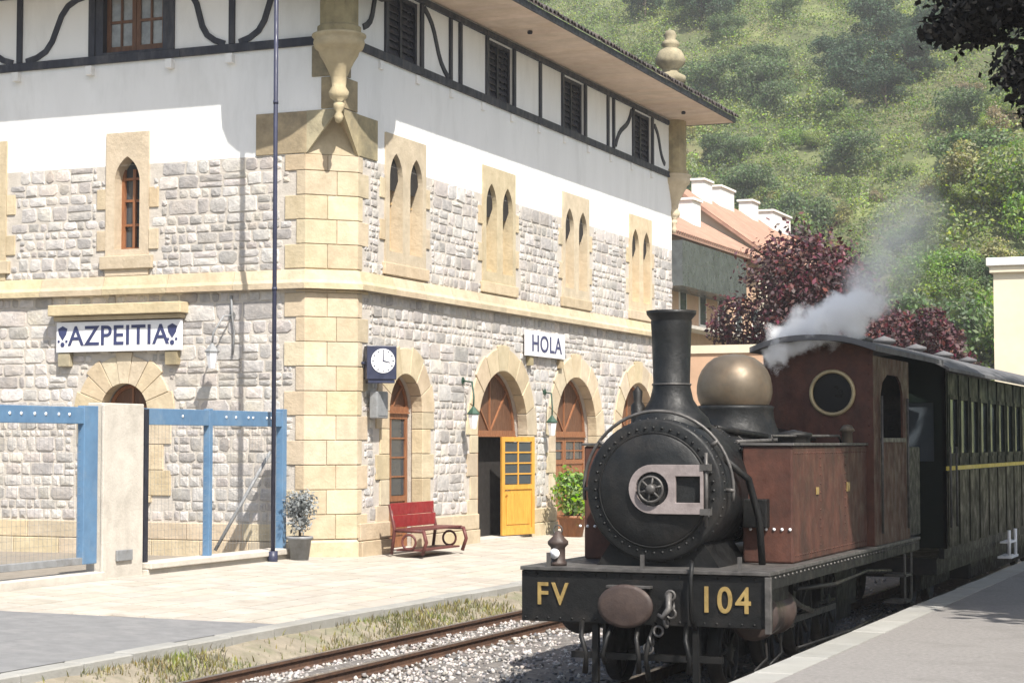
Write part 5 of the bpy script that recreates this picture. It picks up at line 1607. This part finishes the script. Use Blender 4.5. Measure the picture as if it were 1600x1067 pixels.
for k, u, y, sc in places:
    x = spot(u, y); z = hill_z(x, y)
    if z < -.05 or (x < -21 and y < 124): continue
    nm, mt, sd_, R0, H, nn, sz, tr, lab, cat_, grp = kinds[k]
    if k not in first:
        o = bush_proto(nm, mt, sd_, R0, H, nn, sz, tr); first[k] = o
    else:
        o = copy_tree(first[k])
    o.location = (x, y, z - .15); o.rotation_euler = (0, 0, rb.uniform(0, 6.28)); o.scale = (sc, sc * rb.uniform(.85, 1.15), sc * rb.uniform(.8, 1.15))
    tag(o, lab, cat_, grp)

# ------------------------------------------------------------------ houses behind
def terrace(y0, y1, xe, xr, eave, ridge, label, wall_mat):
    h = empty("terrace_house", ((xe + xr) / 2, y0, -.3), label, "house", "tiled houses behind the station")
    xb = 2 * xr - xe
    ov = .7
    m = MB(); m.box((xb, y0, -.4), (xe, y1, eave))
    m.add([(xb, y0, eave), (xe, y0, eave), (xr, y0, ridge), (xb, y1, eave), (xe, y1, eave), (xr, y1, ridge)], [(0, 1, 2), (3, 5, 4)])
    m.build("wall", wall_mat, h, recalc=False)
    sl = (ridge - eave) / (xe - xr)
    m = MB()
    for xa, sg in ((xe, 1), (xb, -1)):
        A = xa + sg * ov
        za = eave - ov * abs(sl)
        m.add([(A, y0 - .5, za + .04), (A, y1 + .3, za + .04), (xr, y1 + .3, ridge + .04), (xr, y0 - .5, ridge + .04), (A, y0 - .5, za + .2), (A, y1 + .3, za + .2), (xr, y1 + .3, ridge + .2), (xr, y0 - .5, ridge + .2)],
              [(0, 1, 2, 3), (4, 7, 6, 5), (0, 4, 5, 1), (0, 3, 7, 4), (1, 5, 6, 2)])
    rf = m.build("roof", 'roof_red', h, recalc=False)
    m = MB(); y = y0 - .4
    while y < y1 + .2:
        A = xe + ov
        m.tube([(A + .05, y, eave - ov * sl + .2), (xr, y, ridge + .2)], .085, 5, True, False); y += .34
    tag(m.build("tile_rows", 'roof_red', rf, recalc=False), kind="stuff")
    for z in (2.2, 5.0, 7.8):
        if z + 1.6 > eave: continue
        y = y0 + 1.6
        while y < y1 - 1.2:
            w = MB().box((xe - .02, y, z), (xe + .05, y + 1.1, z + 1.5)).build("window", 'chimney_white', h)
            MB().box((xe + .05, y + .1, z + .1), (xe + .06, y + 1.0, z + 1.4)).build("pane", 'glass', w)
            y += 3.1
    for k, zz in enumerate((4.8, 7.6)):
        MB().box((xe, y0 + 1, zz - .15), (xe + 1.0, y1 - 3, zz)).build("balcony", 'concrete', h)
    w = MB().box((xr - 1.2, y0 - .05, eave - 2.9), (xr + .2, y0 + .02, eave - 1.2)).build("window", 'wood_brown', h)
    w = MB().box((xe - 3.4, y0 - .05, eave - 3.2), (xe - 1.5, y0 + .02, eave - .9)).build("window", 'shutter', h)
    return h, rf
h1, rf1 = terrace(79, 97.5, -26.6, -31.2, 11.9, 14.6, "long house with terracotta roof and dark balcony beside the purple tree", 'peach')
MB().box((-26.6, 80.2, 9.2), (-25.3, 90.5, 11.2)).build("glazed_balcony", 'balcony', h1)
h2, rf2 = terrace(98.2, 119.5, -27.0, -31.6, 12.6, 16.0, "terracotta roofed house with white chimneys behind the first tiled house", 'cream')
for (x, y, a, b, zt, par) in ((-31.0, 101.9, .7, 1.6, 16.75, rf2), (-28.6, 91.6, .9, 1.4, 14.35, rf1), (-31.4, 106.6, 1.0, 2.8, 16.9, rf2), (-31.2, 112.2, .8, 1.5, 16.8, rf2), (-31.0, 117.0, 1.2, 4.4, 16.55, rf2)):
    MB().box((x - a / 2, y - b / 2, 12.5), (x + a / 2, y + b / 2, zt)).build("chimney", 'chimney_white', par)
    MB().box((x - a / 2 - .1, y - b / 2 - .1, zt + .002), (x + a / 2 + .1, y + b / 2 + .1, zt + .12)).build("chimney_cap", 'chimney_white', par)
# cream block to the right
cr = empty("cream_building", (-8, 72, -.3), "plain cream rendered building with flat cornice behind the coach", "building")
MB().box((-10.62, 71.2, -.4), (-2.0, 80, 8.75)).build("wall", 'cream', cr)
MB().box((-10.85, 70.95, 8.752), (-1.8, 80.2, 9.05)).build("cornice", 'chimney_white', cr, bevel=.03)
MB().box((-10.75, 71.05, 8.5), (-1.9, 80.1, 8.75)).build("cornice_moulding", 'cream', cr, bevel=.03)
for x in (-8.0, -5.0):
    for z in (1.5, 4.6):
        w = MB().box((x, 71.15, z), (x + 1.1, 71.22, z + 1.7)).build("window", 'wood_brown', cr)
        MB().box((x + .1, 71.13, z + .1), (x + 1.0, 71.148, z + 1.6)).build("pane", 'glass', w)
# low wall behind the track and pale street wall behind the locomotive
lw_ = empty("street_wall", (-14, 53, -.3), "pale rendered street wall behind the locomotive chimney and dome", "wall")
MB().box((-16.9, 52.0, -.4), (-13.2, 52.3, 4.85)).build("panel", 'peach', lw_)
MB().box((-17.0, 51.95, 4.852), (-13.1, 52.35, 5.08)).build("coping", 'cream', lw_)

# ------------------------------------------------------------------ steam drifting from the safety valve
def steam():
    blobs = [((-5.80, 21.85, 3.40), .17, .9), ((-5.66, 21.87, 3.52), .23, 1.0), ((-5.45, 21.9, 3.63), .27, 1.0), ((-5.20, 21.9, 3.73), .29, 1.0), ((-4.97, 21.95, 3.83), .30, 1.0), ((-4.80, 22.0, 3.94), .25, .7),
             ((-4.70, 22.05, 4.1), .40, .20), ((-4.52, 22.1, 4.40), .46, .13), ((-4.34, 22.2, 4.72), .50, .10), ((-4.24, 22.3, 5.0), .46, .07)]
    lo, hi = Vector((-6.1, 21.4, 3.05)), Vector((-3.7, 22.85, 5.55))
    m = MB().box(lo, hi)
    ma = bpy.data.materials.new("white_steam"); ma.use_nodes = True
    n, l = nodes_of(ma)
    n.remove(n["Principled BSDF"])
    pv = n.new("ShaderNodeVolumePrincipled"); pv.inputs["Color"].default_value = (.995, .995, 1, 1); pv.inputs["Anisotropy"].default_value = -.2
    geo = n.new("ShaderNodeNewGeometry")
    nt = n.new("ShaderNodeTexNoise"); nt.inputs["Scale"].default_value = 3.4; nt.inputs["Detail"].default_value = 5; nt.inputs["Roughness"].default_value = .62
    l.new(geo.outputs["Position"], nt.inputs["Vector"])
    # distort the sample point by the noise for ragged edges
    sub = n.new("ShaderNodeVectorMath"); sub.operation = 'SUBTRACT'; sub.inputs[1].default_value = (.5, .5, .5); l.new(nt.outputs["Color"], sub.inputs[0])
    scl = n.new("ShaderNodeVectorMath"); scl.operation = 'SCALE'; scl.inputs["Scale"].default_value = .75; l.new(sub.outputs[0], scl.inputs[0])
    pos = n.new("ShaderNodeVectorMath"); pos.operation = 'ADD'; l.new(geo.outputs["Position"], pos.inputs[0]); l.new(scl.outputs[0], pos.inputs[1])
    acc = None
    for c, r, a in blobs:
        ds = n.new("ShaderNodeVectorMath"); ds.operation = 'DISTANCE'; ds.inputs[1].default_value = c; l.new(pos.outputs[0], ds.inputs[0])
        mr = n.new("ShaderNodeMapRange"); mr.inputs["From Min"].default_value = r; mr.inputs["From Max"].default_value = r * (.5 if a > .5 else .1); mr.inputs["To Min"].default_value = 0; mr.inputs["To Max"].default_value = a
        l.new(ds.outputs["Value"], mr.inputs["Value"])
        if acc is None: acc = mr.outputs[0]
        else:
            mx = n.new("ShaderNodeMath"); mx.operation = 'MAXIMUM'; l.new(acc, mx.inputs[0]); l.new(mr.outputs[0], mx.inputs[1]); acc = mx.outputs[0]
    mu = n.new("ShaderNodeMath"); mu.operation = 'MULTIPLY'; mu.inputs[1].default_value = 16.0; l.new(acc, mu.inputs[0])
    l.new(mu.outputs[0], pv.inputs["Density"])
    l.new(pv.outputs[0], n["Material Output"].inputs["Volume"])
    o = m.build("steam_plume", ma, None, tuple((lo + hi) / 2))
    tag(o, "white steam drifting up from behind the locomotive's dome", "steam")
steam()
hz = MB().box((-175, -30, -1.4), (120, 440, 330))
hm = bpy.data.materials.new("thin_haze"); hm.use_nodes = True
n, l = nodes_of(hm); n.remove(n["Principled BSDF"])
pv = n.new("ShaderNodeVolumePrincipled"); pv.inputs["Color"].default_value = (.93, .95, 1, 1); pv.inputs["Density"].default_value = .00036
l.new(pv.outputs[0], n["Material Output"].inputs["Volume"])
tag(hz.build("haze", hm), kind="stuff")
scene.cycles.volume_step_rate = 1.0
scene.cycles.volume_max_steps = 128
bpy.context.view_layer.update()
